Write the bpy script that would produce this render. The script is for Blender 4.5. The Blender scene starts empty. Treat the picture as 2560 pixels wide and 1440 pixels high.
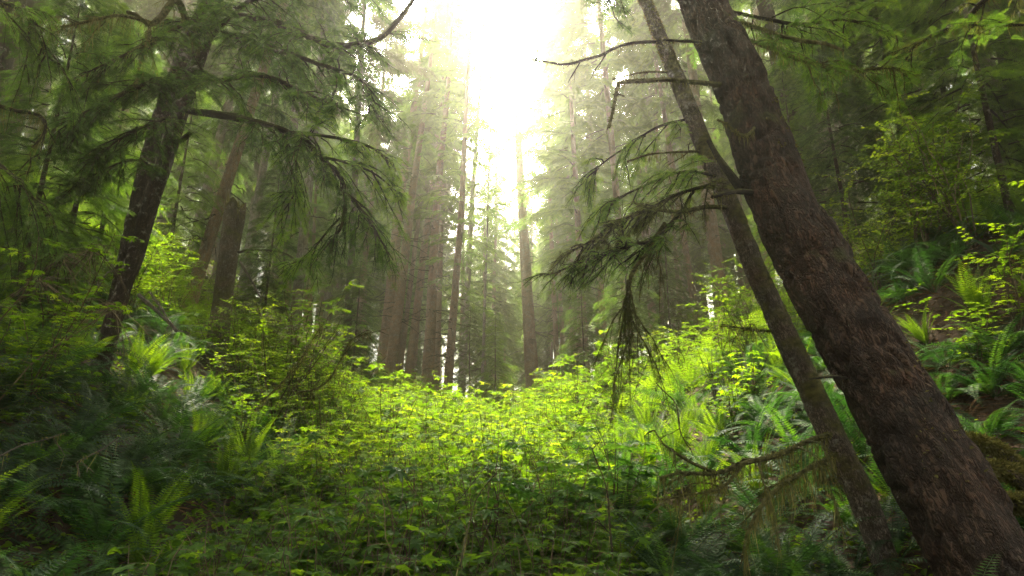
import bpy, math, random
import numpy as np
from mathutils import Vector, Matrix

rng = np.random.default_rng(11)
random.seed(11)
sc = bpy.context.scene
COL = sc.collection

# ------------------------------------------------------------------ camera, sky, sun, exposure
PITCH = math.radians(17.0)
EYE = Vector((0.0, 0.0, 1.6))
cam_d = bpy.data.cameras.new('camera')
cam_d.sensor_width = 36.0
cam_d.lens = 24.0
cam_d.clip_start = 0.05
cam_d.clip_end = 2000.0
cam = bpy.data.objects.new('camera', cam_d)
COL.objects.link(cam)
cam.location = EYE
cam.rotation_euler = (math.pi / 2 + PITCH, 0, 0)
sc.camera = cam

SUN_EL = math.radians(78)
SUN_AZ = math.radians(-14)      # clockwise from +Y
world = bpy.data.worlds.new('World')
sc.world = world
world.use_nodes = True
wn = world.node_tree.nodes
wl = world.node_tree.links
wn.clear()
sky = wn.new('ShaderNodeTexSky')
sky.sky_type = 'NISHITA'
sky.sun_disc = False
sky.sun_elevation = SUN_EL
sky.sun_rotation = SUN_AZ
sky.air_density = 1.0
sky.dust_density = 4.0
sky.ozone_density = 1.0
bg = wn.new('ShaderNodeBackground')
bg.inputs['Strength'].default_value = 0.11
wo = wn.new('ShaderNodeOutputWorld')
# thin bright cloud over the clear sky
cm = wn.new('ShaderNodeMix'); cm.data_type = 'RGBA'; cm.inputs[0].default_value = 0.6
cn = wn.new('ShaderNodeTexNoise'); cn.inputs['Scale'].default_value = 2.5; cn.inputs['Detail'].default_value = 5
cr_ = wn.new('ShaderNodeValToRGB'); cr_.color_ramp.elements[0].color = (4.2, 4.1, 3.8, 1); cr_.color_ramp.elements[1].color = (8.0, 7.7, 7.0, 1)
wl.new(cn.outputs['Fac'], cr_.inputs[0])
wl.new(sky.outputs[0], cm.inputs[6]); wl.new(cr_.outputs[0], cm.inputs[7])
# added bright sky patch low over the head of the ravine, lighting the haze
tcw = wn.new('ShaderNodeTexCoord'); dp_ = wn.new('ShaderNodeVectorMath'); dp_.operation = 'DOT_PRODUCT'
nrm_ = wn.new('ShaderNodeVectorMath'); nrm_.operation = 'NORMALIZE'; wl.new(tcw.outputs['Generated'], nrm_.inputs[0])
be = math.radians(33.0); dp_.inputs[1].default_value = (0.0, math.cos(be), math.sin(be)); wl.new(nrm_.outputs[0], dp_.inputs[0])
pm = wn.new('ShaderNodeMapRange'); pm.interpolation_type = 'SMOOTHERSTEP'
pm.inputs[1].default_value = math.cos(math.radians(17.5)); pm.inputs[2].default_value = 1.0; pm.inputs[3].default_value = 0; pm.inputs[4].default_value = 1
wl.new(dp_.outputs['Value'], pm.inputs[0])
pa = wn.new('ShaderNodeMix'); pa.data_type = 'RGBA'; wl.new(pm.outputs[0], pa.inputs[0]); wl.new(cm.outputs[2], pa.inputs[6]); pa.inputs[7].default_value = (260, 250, 228, 1)
wl.new(pa.outputs[2], bg.inputs['Color'])
wl.new(bg.outputs[0], wo.inputs['Surface'])

sun_dir = Vector((math.sin(SUN_AZ) * math.cos(SUN_EL), math.cos(SUN_AZ) * math.cos(SUN_EL), math.sin(SUN_EL)))
sd = bpy.data.lights.new('sun', 'SUN')
sd.energy = 5.0
sd.angle = math.radians(5.0)
sd.color = (1.0, 0.91, 0.70)
so = bpy.data.objects.new('sun', sd)
COL.objects.link(so)
so.rotation_euler = (-sun_dir).to_track_quat('-Z', 'Y').to_euler()
so.location = (0, 60, 60)

sc.view_settings.view_transform = 'Standard'
sc.view_settings.look = 'None'
sc.view_settings.exposure = 2.38
sc.view_settings.gamma = 1.0
sc.view_settings.use_curve_mapping = False
cy = sc.cycles
cy.use_denoising = True
cy.max_bounces = 7
cy.diffuse_bounces = 3
cy.glossy_bounces = 2
cy.transmission_bounces = 4
cy.volume_bounces = 0
cy.sample_clamp_indirect = 3.0
cy.sample_clamp_direct = 16.0
cy.denoising_prefilter = 'NONE'
cy.caustics_reflective = False
cy.caustics_refractive = False
HAZE = 0.0062
HAZE_G = 0.84

# ------------------------------------------------------------------ helpers
CP, SP = math.cos(PITCH), math.sin(PITCH)
def P(px, py, y):
    """point at distance y in front of the camera that shows at photo pixel px, py"""
    u = (px - 1280) / 1706.7; v = (720 - py) / 1706.7
    d = np.array([u, CP - v * SP, SP + v * CP])
    return np.array(EYE) + d * (y / d[1])
def project(p):
    q = np.asarray(p) - np.array(EYE)
    zc = q[..., 1] * CP + q[..., 2] * SP
    up = -q[..., 1] * SP + q[..., 2] * CP
    return 1280 + 1706.7 * q[..., 0] / zc, 720 - 1706.7 * up / zc, zc

def _hash(ix, iy, iz, seed):
    n = (ix * 73856093) ^ (iy * 19349663) ^ (iz * 83492791) ^ (seed * 2654435761)
    n = n & 0x7fffffff
    n = ((n >> 13) ^ n) & 0x7fffffff
    n = (n * ((n * n * 15731 + 789221) & 0x7fffffff) + 1376312589) & 0x7fffffff
    return n / 1073741824.0 - 1.0
def vnoise(p, seed=0):
    p = np.asarray(p, dtype=np.float64)
    i = np.floor(p).astype(np.int64); f = p - i
    f = f * f * (3 - 2 * f)
    r = 0
    for dx in (0, 1):
        wx = f[..., 0] if dx else 1 - f[..., 0]
        for dy in (0, 1):
            wy = f[..., 1] if dy else 1 - f[..., 1]
            for dz in (0, 1):
                wz = f[..., 2] if dz else 1 - f[..., 2]
                r = r + wx * wy * wz * _hash(i[..., 0] + dx, i[..., 1] + dy, i[..., 2] + dz, seed)
    return r
def fbm(p, seed=0, o=4):
    a, r = 1.0, 0
    p = np.asarray(p, dtype=np.float64)
    for k in range(o):
        r = r + a * vnoise(p * 2 ** k + 17.3 * k, seed + k); a *= 0.5
    return r

def norm(a):
    return a / np.maximum(np.linalg.norm(a, axis=-1, keepdims=True), 1e-9)

# terrain: a V shaped ravine whose floor climbs away from the camera
def xc(y):
    return -0.75 - 0.02 * np.asarray(y, float)
def H(x, y):
    x = np.asarray(x, float); y = np.asarray(y, float)
    yy = np.clip(y - 3, 0, None)
    fl = 0.185 * np.where(yy < 24, yy, 24 + (yy - 24) * 0.35)
    fl = fl + np.where(y < 3, 0.03 * (y - 3), 0)
    d = x - xc(y)
    s = np.where(d > 0, 0.54, 0.68)
    e = np.clip(np.abs(d) - 1.05 - .02 * np.clip(y, 0, 40), 0, None)
    near = np.clip((9.5 - y) / 4.0, 0, 1) * (d > 0)            # the right bank sets back beside the big tree
    e = np.clip(e - .9 * near, 0, None); s = s * (1 - .62 * near)
    side = s * (e - 1.1 * (1 - np.exp(-e / 1.1)) * 0.55)
    side = np.where(side > 9, 9 + (side - 9) * 0.45, side)
    q = np.stack([x, y, np.zeros_like(x)], -1)
    rough = 0.16 * vnoise(q * 0.45, 3) + 0.07 * vnoise(q * 1.3, 5)
    # the bank above the ferns on the right steepens into a slip of bare earth
    bank = 0.75 * np.exp(-((x - 7.2) / 1.5) ** 2 - ((y - 9.5) / 3.2) ** 2)
    return fl + side + rough * np.clip(0.4 + np.abs(d) * 0.3, 0, 1.3) + bank

class MB:
    def __init__(s):
        s.v = []; s.f3 = []; s.f4 = []; s.m3 = []; s.m4 = []; s.var = []; s.bk = []; s.n = 0
    def add(s, v, f, mat=0, var=0.5, bk=None):
        v = np.asarray(v, dtype=np.float32).reshape(-1, 3)
        f = np.asarray(f, dtype=np.int64)
        if len(v) == 0 or len(f) == 0: return
        s.v.append(v)
        s.var.append(np.broadcast_to(np.asarray(var, dtype=np.float32).reshape(-1), (len(v),)) if np.ndim(var) == 0 or len(np.atleast_1d(var)) != len(v) else np.asarray(var, np.float32))
        s.bk.append(v if bk is None else np.asarray(bk, np.float32).reshape(-1, 3))
        if f.shape[1] == 3:
            s.f3.append(f + s.n); s.m3.append(np.full(len(f), mat, np.int32))
        else:
            s.f4.append(f + s.n); s.m4.append(np.full(len(f), mat, np.int32))
        s.n += len(v)
    def mesh(s, name, mats, smooth=False):
        me = bpy.data.meshes.new(name)
        v = np.concatenate(s.v)
        f3 = np.concatenate(s.f3) if s.f3 else np.zeros((0, 3), np.int64)
        f4 = np.concatenate(s.f4) if s.f4 else np.zeros((0, 4), np.int64)
        loops = np.concatenate([f3.ravel(), f4.ravel()]).astype(np.int32)
        starts = np.concatenate([np.arange(len(f3)) * 3, len(f3) * 3 + np.arange(len(f4)) * 4]).astype(np.int32)
        mi = np.concatenate((s.m3 or [np.zeros(0, np.int32)]) + (s.m4 or [np.zeros(0, np.int32)]))
        me.vertices.add(len(v)); me.vertices.foreach_set('co', v.ravel())
        me.loops.add(len(loops)); me.loops.foreach_set('vertex_index', loops)
        me.polygons.add(len(starts)); me.polygons.foreach_set('loop_start', starts)
        me.polygons.foreach_set('material_index', mi)
        me.polygons.foreach_set('use_smooth', np.full(len(starts), smooth))
        a = me.attributes.new('var', 'FLOAT', 'POINT'); a.data.foreach_set('value', np.concatenate(s.var).astype(np.float32))
        b = me.attributes.new('bk', 'FLOAT_VECTOR', 'POINT'); b.data.foreach_set('vector', np.concatenate(s.bk).ravel().astype(np.float32))
        for m in mats: me.materials.append(m)
        me.update(calc_edges=True)
        return me
    def build(s, name, mats, parent=None, smooth=False):
        return link(name, s.mesh(name, mats, smooth), parent)

def link(name, data, parent=None):
    o = bpy.data.objects.new(name, data)
    COL.objects.link(o)
    if parent is not None: o.parent = parent
    return o
def tag(o, label, cat, group=None):
    o['label'] = label; o['category'] = cat
    if group: o['group'] = group
    return o
def stuff(o, label=None, cat=None):
    o['kind'] = 'stuff'
    if label: o['label'] = label
    if cat: o['category'] = cat
    return o

def resample(pts, rad, step):
    pts = np.asarray(pts, float); rad = np.asarray(rad, float)
    # smooth Catmull-Rom interpolation
    n = len(pts)
    e = np.vstack([2 * pts[0] - pts[1], pts, 2 * pts[-1] - pts[-2]])
    out, ro = [], []
    for i in range(n - 1):
        p0, p1, p2, p3 = e[i], e[i + 1], e[i + 2], e[i + 3]
        k = max(1, int(np.linalg.norm(p2 - p1) / step))
        for t in np.arange(k) / k:
            out.append(0.5 * (2 * p1 + (p2 - p0) * t + (2 * p0 - 5 * p1 + 4 * p2 - p3) * t * t + (-p0 + 3 * p1 - 3 * p2 + p3) * t ** 3))
            ro.append(rad[i] * (1 - t) + rad[i + 1] * t)
    out.append(pts[-1]); ro.append(rad[-1])
    return np.array(out), np.array(ro)

def frames(pts):
    t = np.gradient(pts, axis=0); t = norm(t)
    ref = np.array([0.0, 1.0, 0.0]) if abs(t[0][1]) < 0.8 else np.array([1.0, 0, 0])
    u = np.zeros_like(pts); w = np.zeros_like(pts)
    c = norm(np.cross(t[0], ref))
    for i in range(len(pts)):
        c = c - t[i] * np.dot(c, t[i]); c = c / max(np.linalg.norm(c), 1e-9)
        u[i] = c; w[i] = np.cross(t[i], c)
    return t, u, w

def tube(mb, pts, rad, sides=8, mat=0, var=0.5, disp=None, cap=False):
    pts = np.asarray(pts, float); rad = np.asarray(rad, float)
    n = len(pts)
    if n < 2: return
    t, u, w = frames(pts)
    ang = np.arange(sides) / sides * 2 * np.pi
    L = np.concatenate([[0], np.cumsum(np.linalg.norm(np.diff(pts, axis=0), axis=1))])
    dirs = u[:, None, :] * np.cos(ang)[None, :, None] + w[:, None, :] * np.sin(ang)[None, :, None]
    rm = float(np.mean(rad))
    bk = np.stack([np.broadcast_to(np.cos(ang) * rm, (n, sides)), np.broadcast_to(np.sin(ang) * rm, (n, sides)), np.broadcast_to(L[:, None], (n, sides))], -1)
    r = np.broadcast_to(rad[:, None], (n, sides))
    if disp is not None: r = r + disp(bk, rad[:, None])
    v = pts[:, None, :] + dirs * r[..., None]
    i = np.arange(n - 1)[:, None] * sides; j = np.arange(sides)[None, :]; k = (j + 1) % sides
    f = np.stack([i + j, i + k, i + sides + k, i + sides + j], -1).reshape(-1, 4)
    mb.add(v.reshape(-1, 3), f, mat, var, bk.reshape(-1, 3))
    if cap:
        c = pts[-1]; ring = v[-1]
        vv = np.vstack([ring, c[None]]); ff = np.array([[a, (a + 1) % sides, sides] for a in range(sides)])
        mb.add(vv, ff, mat, var, np.vstack([bk[-1], bk[-1].mean(0)[None]]))

def stamp(mb, tv, tf, pos, d, nrm, scale, mat=0, var=0.5, tvar=None):
    """copies of a template (x = along the leaf, z = its upper face) as one block of faces"""
    pos = np.asarray(pos, float); m = len(pos)
    if m == 0: return
    x = norm(np.asarray(d, float)); z = np.asarray(nrm, float)
    z = norm(z - x * (z * x).sum(-1, keepdims=True)); y = np.cross(z, x)
    R = np.stack([x, y, z], 1)                       # m,3,3 rows
    sc_ = np.asarray(scale, float)
    if sc_.ndim == 0: sc_ = np.full(m, float(sc_))
    if sc_.ndim == 1: sc_ = np.repeat(sc_[:, None], 3, 1)
    v = np.einsum('ijk,mij->mik', R, np.asarray(tv)[None] * sc_[:, None, :]) if False else np.matmul(np.asarray(tv)[None] * sc_[:, None, :], R)
    v = v + pos[:, None, :]
    k = len(tv)
    tf = np.asarray(tf)
    f = (tf[None] + (np.arange(m) * k)[:, None, None]).reshape(-1, tf.shape[1])
    vr = np.broadcast_to(np.asarray(var, float).reshape(-1, 1), (m, k))
    if tvar is not None: vr = vr + np.asarray(tvar)[None, :]
    mb.add(v.reshape(-1, 3), f, mat, np.clip(vr, 0, 1).reshape(-1))

# leaf templates -----------------------------------------------------
def T_rhomb(w=0.3):
    return np.array([[0, 0, 0], [.45, w, .05], [1, 0, -.08], [.45, -w, .05]]), np.array([[0, 2, 1], [0, 3, 2]])
def T_blade(w=0.12):
    return np.array([[0, 0, 0], [.4, w, 0], [1, 0, -.04], [.4, -w, 0]]), np.array([[0, 3, 2, 1]])
def T_ovate():
    v = [[0, 0, 0], [.5, 0, -.02], [1, 0, -.14],
         [.16, .24, .04], [.5, .33, .05], [.8, .17, -.02], [.16, -.24, .04], [.5, -.33, .05], [.8, -.17, -.02]]
    f = [[0, 1, 3], [3, 1, 4], [1, 5, 4], [1, 2, 5], [0, 6, 1], [6, 7, 1], [1, 7, 8], [1, 8, 2]]
    return np.array(v, float), np.array(f)
def T_palm(lobes=5):
    """palmate, pointed lobes, slightly cupped: the base of the leaf at the origin"""
    angs = np.radians(np.linspace(-128, 128, lobes)); ln = 0.62 * (0.62 + 0.38 * np.cos(angs * 0.6))
    v = [[.36, 0, .03]]; o = []
    for i, a in enumerate(angs):
        l = ln[i]
        for da, rr in ((-.21, .62), (-.1, .80), (0, 1.0), (.1, .80), (.21, .62)):
            o.append([.36 + l * rr * math.cos(a + da), l * rr * math.sin(a + da), -.20 * (l * rr) ** 2 + (.03 if abs(da) > .15 else 0)])
        if i < lobes - 1:
            b = (a + angs[i + 1]) / 2; q = .5 * (l + ln[i + 1]) * .5
            o.append([.36 + q * math.cos(b), q * math.sin(b), .05])
    o.append([.02, 0, 0])
    v += o; n = len(o)
    f = [[0, 1 + i, 1 + (i + 1) % n] for i in range(n)]
    return np.array(v, float), np.array(f)
def T_tri():
    ov, of = T_ovate(); V = []; F = []
    for a, off, s in ((0, .42, .58), (1.25, .30, .46), (-1.25, .30, .46)):
        c, s_ = math.cos(a), math.sin(a)
        q = ov * s
        q = np.stack([q[:, 0] * c - q[:, 1] * s_, q[:, 0] * s_ + q[:, 1] * c, q[:, 2] - .05 * abs(a)], 1) + [off, 0, 0]
        F.append(of + len(V) * len(ov)); V.append(q)
    V = np.concatenate(V); 
    V = np.vstack([V, [[0, .008, 0], [0, -.008, 0], [.45, 0, 0]]]); F.append(np.array([[len(V) - 3, len(V) - 2, len(V) - 1]]))
    return V, np.concatenate(F)
def T_spray(n=9, w=0.026, droop=.16, ln=.30):
    """flat conifer spray: stem with needle-clad twiglets to both sides"""
    V = []; F = []; tv = []
    def blade(a, b, wd, va, vb):
        a = np.array(a); b = np.array(b); d = norm(b - a); s = np.array([-d[1], d[0], 0]) * wd
        k = len(V) 
        m = a + (b - a) * .5
        V.extend([a, m + s, b, m - s]); F.append([k, k + 3, k + 2, k + 1]); tv.extend([va, (va + vb) / 2, vb, (va + vb) / 2])
    blade([0, 0, 0], [.55, 0, -droop * .3], w * .5, -.15, 0)
    blade([.5, 0, -droop * .25], [1, 0, -droop], w * 1.1, 0, .3)
    for i in range(n):
        t = .06 + .86 * i / (n - 1); l = ln * (1 - .72 * t) * (0.85 if i % 2 else 1.1)
        for s in (-1, 1):
            tt = t + (.03 if s > 0 else 0)
            blade([tt, 0, -droop * tt * tt], [tt + l * .72, s * l * .8, -droop * tt * tt - .05 * l], w, -.05, .28)
    return np.array(V), np.array(F), np.array(tv)
OV = T_ovate(); PALM = T_palm(5); PALM7 = T_palm(7); TRI = T_tri(); RH = T_rhomb(.28); BL = T_blade(.1)
SPRAY = T_spray(8, .024, .14, .44); SPRAY_F = T_spray(6, .045, .2, .36); SPRAY_N = T_spray(13, .017, .12, .27)

# ------------------------------------------------------------------ materials
def newmat(name):
    m = bpy.data.materials.new(name); m.use_nodes = True
    m.node_tree.nodes.clear()
    return m, m.node_tree.nodes, m.node_tree.links
def ramp(N, stops):
    r = N.new('ShaderNodeValToRGB'); e = r.color_ramp.elements
    e[0].position, e[0].color = stops[0][0], (*stops[0][1], 1)
    e[1].position, e[1].color = stops[-1][0], (*stops[-1][1], 1)
    for p, c in stops[1:-1]:
        q = e.new(p); q.color = (*c, 1)
    return r
def leafmat(name, stops, trans, rough=.45, spec=.3, tmix=.42, objvar=.25, nscale=0.6):
    m, N, L = newmat(name)
    at = N.new('ShaderNodeAttribute'); at.attribute_name = 'var'
    oi = N.new('ShaderNodeObjectInfo')
    a1 = N.new('ShaderNodeMath'); a1.operation = 'MULTIPLY_ADD'; a1.inputs[1].default_value = objvar; 
    L.new(oi.outputs['Random'], a1.inputs[0]); L.new(at.outputs['Fac'], a1.inputs[2])
    tc = N.new('ShaderNodeNewGeometry')
    ns = N.new('ShaderNodeTexNoise'); ns.inputs['Scale'].default_value = nscale; ns.inputs['Detail'].default_value = 3
    L.new(tc.outputs['Position'], ns.inputs['Vector'])
    a2 = N.new('ShaderNodeMath'); a2.operation = 'MULTIPLY_ADD'; a2.inputs[1].default_value = .5
    L.new(ns.outputs['Fac'], a2.inputs[0]); L.new(a1.outputs[0], a2.inputs[2])
    a3 = N.new('ShaderNodeMath'); a3.operation = 'SUBTRACT'; a3.inputs[1].default_value = .25 + objvar / 2
    L.new(a2.outputs[0], a3.inputs[0])
    r = ramp(N, stops); L.new(a3.outputs[0], r.inputs[0])
    p = N.new('ShaderNodeBsdfPrincipled'); p.inputs['Roughness'].default_value = rough
    p.inputs['Specular IOR Level'].default_value = spec
    L.new(r.outputs[0], p.inputs['Base Color'])
    t = N.new('ShaderNodeBsdfTranslucent')
    mx = N.new('ShaderNodeMix'); mx.data_type = 'RGBA'; mx.blend_type = 'MULTIPLY'; mx.inputs[0].default_value = 1
    L.new(r.outputs[0], mx.inputs[6]); mx.inputs[7].default_value = (*trans, 1)
    L.new(mx.outputs[2], t.inputs['Color'])
    s = N.new('ShaderNodeMixShader'); s.inputs[0].default_value = tmix
    L.new(p.outputs[0], s.inputs[1]); L.new(t.outputs[0], s.inputs[2])
    o = N.new('ShaderNodeOutputMaterial'); L.new(s.outputs[0], o.inputs['Surface'])
    return m
def barkmat(name, dark, light, moss=.5, lichen=0.0, mosscol=((.035, .05, .012), (.12, .14, .03)), sc_=1.0, rough=.85, bump=.5):
    m, N, L = newmat(name)
    at = N.new('ShaderNodeAttribute'); at.attribute_name = 'bk'
    mp = N.new('ShaderNodeMapping'); mp.inputs['Scale'].default_value = (30 * sc_, 30 * sc_, 8.0 * sc_)
    L.new(at.outputs['Vector'], mp.inputs['Vector'])
    n1 = N.new('ShaderNodeTexNoise'); n1.inputs['Scale'].default_value = 1; n1.inputs['Detail'].default_value = 7; n1.inputs['Roughness'].default_value = .65
    L.new(mp.outputs[0], n1.inputs['Vector'])
    vo = N.new('ShaderNodeTexVoronoi'); vo.feature = 'DISTANCE_TO_EDGE'; vo.inputs['Scale'].default_value = 1.5
    n0 = N.new('ShaderNodeTexNoise'); n0.inputs['Scale'].default_value = 2; n0.inputs['Detail'].default_value = 3
    L.new(mp.outputs[0], n0.inputs['Vector'])
    ad = N.new('ShaderNodeVectorMath'); ad.operation = 'MULTIPLY_ADD'; ad.inputs[1].default_value = (2.2, 2.2, 2.2)
    L.new(n0.outputs['Color'], ad.inputs[0]); L.new(mp.outputs[0], ad.inputs[2]); L.new(ad.outputs[0], vo.inputs['Vector'])
    ck = N.new('ShaderNodeMapRange'); ck.inputs[1].default_value = 0; ck.inputs[2].default_value = .30
    L.new(vo.outputs['Distance'], ck.inputs[0])
    r1 = ramp(N, [(.3, dark), (.75, light)]); L.new(n1.outputs['Fac'], r1.inputs[0])
    mk = N.new('ShaderNodeMix'); mk.data_type = 'RGBA'; mk.blend_type = 'MIX'
    L.new(ck.outputs[0], mk.inputs[0]); mk.inputs[6].default_value = tuple(.55 * c for c in dark) + (1,); L.new(r1.outputs[0], mk.inputs[7])
    nb_ = N.new('ShaderNodeTexNoise'); nb_.inputs['Scale'].default_value = 2.6; nb_.inputs['Detail'].default_value = 4
    L.new(at.outputs['Vector'], nb_.inputs['Vector'])
    rb_ = ramp(N, [(.32, (.62, .66, .70)), (.5, (1, .95, .9)), (.68, (1.28, 1.08, .95))]); L.new(nb_.outputs['Fac'], rb_.inputs[0])
    mb_ = N.new('ShaderNodeMix'); mb_.data_type = 'RGBA'; mb_.blend_type = 'MULTIPLY'; mb_.inputs[0].default_value = 1
    L.new(mk.outputs[2], mb_.inputs[6]); L.new(rb_.outputs[0], mb_.inputs[7])
    col = mb_.outputs[2]
    if lichen > 0:
        n2 = N.new('ShaderNodeTexNoise'); n2.inputs['Scale'].default_value = 9; n2.inputs['Detail'].default_value = 5; n2.inputs['Roughness'].default_value = .7
        L.new(at.outputs['Vector'], n2.inputs['Vector'])
        m2 = N.new('ShaderNodeMapRange'); m2.inputs[1].default_value = .62 - .2 * lichen; m2.inputs[2].default_value = .70 - .15 * lichen
        m2.inputs[4].default_value = .8
        L.new(n2.outputs['Fac'], m2.inputs[0])
        x = N.new('ShaderNodeMix'); x.data_type = 'RGBA'; L.new(m2.outputs[0], x.inputs[0]); L.new(col, x.inputs[6]); x.inputs[7].default_value = (.30, .28, .23, 1)
        col = x.outputs[2]
    n3 = N.new('ShaderNodeTexNoise'); n3.inputs['Scale'].default_value = 1.7; n3.inputs['Detail'].default_value = 6; n3.inputs['Roughness'].default_value = .62
    L.new(at.outputs['Vector'], n3.inputs['Vector'])
    ge = N.new('ShaderNodeNewGeometry'); sp = N.new('ShaderNodeSeparateXYZ'); L.new(ge.outputs['Normal'], sp.inputs[0])
    s1 = N.new('ShaderNodeMath'); s1.operation = 'MULTIPLY_ADD'; s1.inputs[1].default_value = .22
    L.new(sp.outputs['Z'], s1.inputs[0]); L.new(n3.outputs['Fac'], s1.inputs[2])
    m3 = N.new('ShaderNodeMapRange'); m3.inputs[1].default_value = .86 - .6 * moss; m3.inputs[2].default_value = .98 - .6 * moss
    L.new(s1.outputs[0], m3.inputs[0])
    n4 = N.new('ShaderNodeTexNoise'); n4.inputs['Scale'].default_value = 22; n4.inputs['Detail'].default_value = 4
    L.new(at.outputs['Vector'], n4.inputs['Vector'])
    r4 = ramp(N, [(.3, mosscol[0]), (.7, mosscol[1])]); L.new(n4.outputs['Fac'], r4.inputs[0])
    xm = N.new('ShaderNodeMix'); xm.data_type = 'RGBA'; L.new(m3.outputs[0], xm.inputs[0]); L.new(col, xm.inputs[6]); L.new(r4.outputs[0], xm.inputs[7])
    hb = N.new('ShaderNodeMath'); hb.operation = 'MULTIPLY_ADD'; hb.inputs[1].default_value = .6
    L.new(n1.outputs['Fac'], hb.inputs[0]); L.new(ck.outputs[0], hb.inputs[2])
    hb2 = N.new('ShaderNodeMath'); hb2.operation = 'MULTIPLY_ADD'; hb2.inputs[1].default_value = .5
    L.new(n4.outputs['Fac'], hb2.inputs[0]); L.new(hb.outputs[0], hb2.inputs[2])
    bp = N.new('ShaderNodeBump'); bp.inputs['Strength'].default_value = bump; bp.inputs['Distance'].default_value = .02
    L.new(hb2.outputs[0], bp.inputs['Height'])
    p = N.new('ShaderNodeBsdfPrincipled'); p.inputs['Roughness'].default_value = rough; p.inputs['Specular IOR Level'].default_value = .3
    L.new(xm.outputs[2], p.inputs['Base Color']); L.new(bp.outputs[0], p.inputs['Normal'])
    o = N.new('ShaderNodeOutputMaterial'); L.new(p.outputs[0], o.inputs['Surface'])
    return m

M_needle = leafmat('hemlock_needles', [(0, (.010, .026, .008)), (.45, (.028, .066, .016)), (1, (.095, .17, .030))], (2.8, 2.7, 1.1), .6, .25, .45)
M_needle_olive = leafmat('spruce_needles', [(0, (.016, .022, .008)), (.5, (.045, .055, .018)), (1, (.11, .13, .032))], (2.6, 2.5, 1.0), .6, .25, .42)
M_needle_bright = leafmat('young_needles', [(0, (.022, .055, .012)), (.5, (.06, .125, .022)), (1, (.14, .22, .035))], (2.9, 2.7, .9), .6, .25, .48)
M_salmon = leafmat('shrub_leaves', [(0, (.022, .060, .010)), (.5, (.055, .125, .018)), (1, (.125, .20, .022))], (4.5, 3.5, .5), .6, .22, .5)
M_maple = leafmat('maple_leaves', [(0, (.025, .065, .008)), (.5, (.060, .135, .014)), (1, (.13, .22, .020))], (4.5, 3.5, .5), .6, .22, .5)
M_maple_dark = leafmat('dark_maple_leaves', [(0, (.018, .052, .012)), (.5, (.042, .105, .020)), (1, (.085, .17, .026))], (2.8, 2.8, .9), .5, .35, .42)
M_fine = leafmat('huckleberry_leaves', [(0, (.022, .060, .010)), (.5, (.055, .120, .016)), (1, (.12, .20, .022))], (4.5, 3.5, .5), .6, .22, .5)
M_fern = leafmat('fern_fronds', [(0, (.008, .030, .012)), (.5, (.026, .072, .020)), (1, (.085, .17, .022))], (2.6, 2.7, .8), .5, .32, .36)
M_fern_new = leafmat('young_fern_fronds', [(0, (.030, .075, .010)), (.5, (.07, .145, .016)), (1, (.13, .23, .022))], (3.9, 3.2, .5), .62, .2, .46)
M_dead = leafmat('withered_fronds', [(0, (.05, .022, .010)), (.5, (.12, .06, .026)), (1, (.24, .14, .07))], (1.0, .9, .8), .8, .2, .2)
M_mossh = leafmat('hanging_moss', [(0, (.06, .06, .018)), (.5, (.14, .135, .045)), (1, (.26, .24, .10))], (1.6, 1.5, 1.0), .85, .1, .4)
M_stem = leafmat('shrub_stems', [(0, (.03, .022, .012)), (.5, (.09, .065, .035)), (1, (.20, .16, .09))], (.6, .6, .6), .7, .2, .05)

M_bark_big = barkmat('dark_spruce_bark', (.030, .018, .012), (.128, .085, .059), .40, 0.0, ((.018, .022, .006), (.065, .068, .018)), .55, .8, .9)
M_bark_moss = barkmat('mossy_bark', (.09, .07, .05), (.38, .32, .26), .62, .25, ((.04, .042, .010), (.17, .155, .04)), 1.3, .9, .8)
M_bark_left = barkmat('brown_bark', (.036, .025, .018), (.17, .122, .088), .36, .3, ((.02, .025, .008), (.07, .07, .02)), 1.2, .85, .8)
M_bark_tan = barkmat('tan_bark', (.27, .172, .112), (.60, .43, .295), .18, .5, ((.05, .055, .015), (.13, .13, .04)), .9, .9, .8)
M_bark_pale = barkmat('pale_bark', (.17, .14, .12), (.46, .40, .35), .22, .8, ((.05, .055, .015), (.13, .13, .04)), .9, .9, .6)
M_limb = barkmat('limb_bark', (.020, .015, .010), (.08, .06, .045), .62, 0, ((.022, .024, .006), (.10, .10, .026)), 2.5, .9, .6)
M_limb_moss = barkmat('mossy_limb', (.05, .045, .02), (.14, .13, .05), 1.0, 0, ((.05, .05, .014), (.20, .19, .06)), 2.5, .95, .9)
M_greywood = barkmat('bleached_wood', (.10, .085, .07), (.30, .26, .22), .25, .2, ((.04, .045, .012), (.12, .12, .03)), 2, .8, .5)

m, N, L = newmat('forest_soil')
ge = N.new('ShaderNodeNewGeometry')
n1 = N.new('ShaderNodeTexNoise'); n1.inputs['Scale'].default_value = 14; n1.inputs['Detail'].default_value = 8; n1.inputs['Roughness'].default_value = .7
n2 = N.new('ShaderNodeTexNoise'); n2.inputs['Scale'].default_value = 1.1; n2.inputs['Detail'].default_value = 5
L.new(ge.outputs['Position'], n1.inputs['Vector']); L.new(ge.outputs['Position'], n2.inputs['Vector'])
r1 = ramp(N, [(.3, (.018, .011, .007)), (.55, (.055, .032, .018)), (.8, (.13, .085, .05))]); L.new(n1.outputs['Fac'], r1.inputs[0])
mr = N.new('ShaderNodeMapRange'); mr.inputs[1].default_value = .5; mr.inputs[2].default_value = .62; L.new(n2.outputs['Fac'], mr.inputs[0])
mx = N.new('ShaderNodeMix'); mx.data_type = 'RGBA'; L.new(mr.outputs[0], mx.inputs[0]); L.new(r1.outputs[0], mx.inputs[6]); mx.inputs[7].default_value = (.035, .05, .012, 1)
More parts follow.
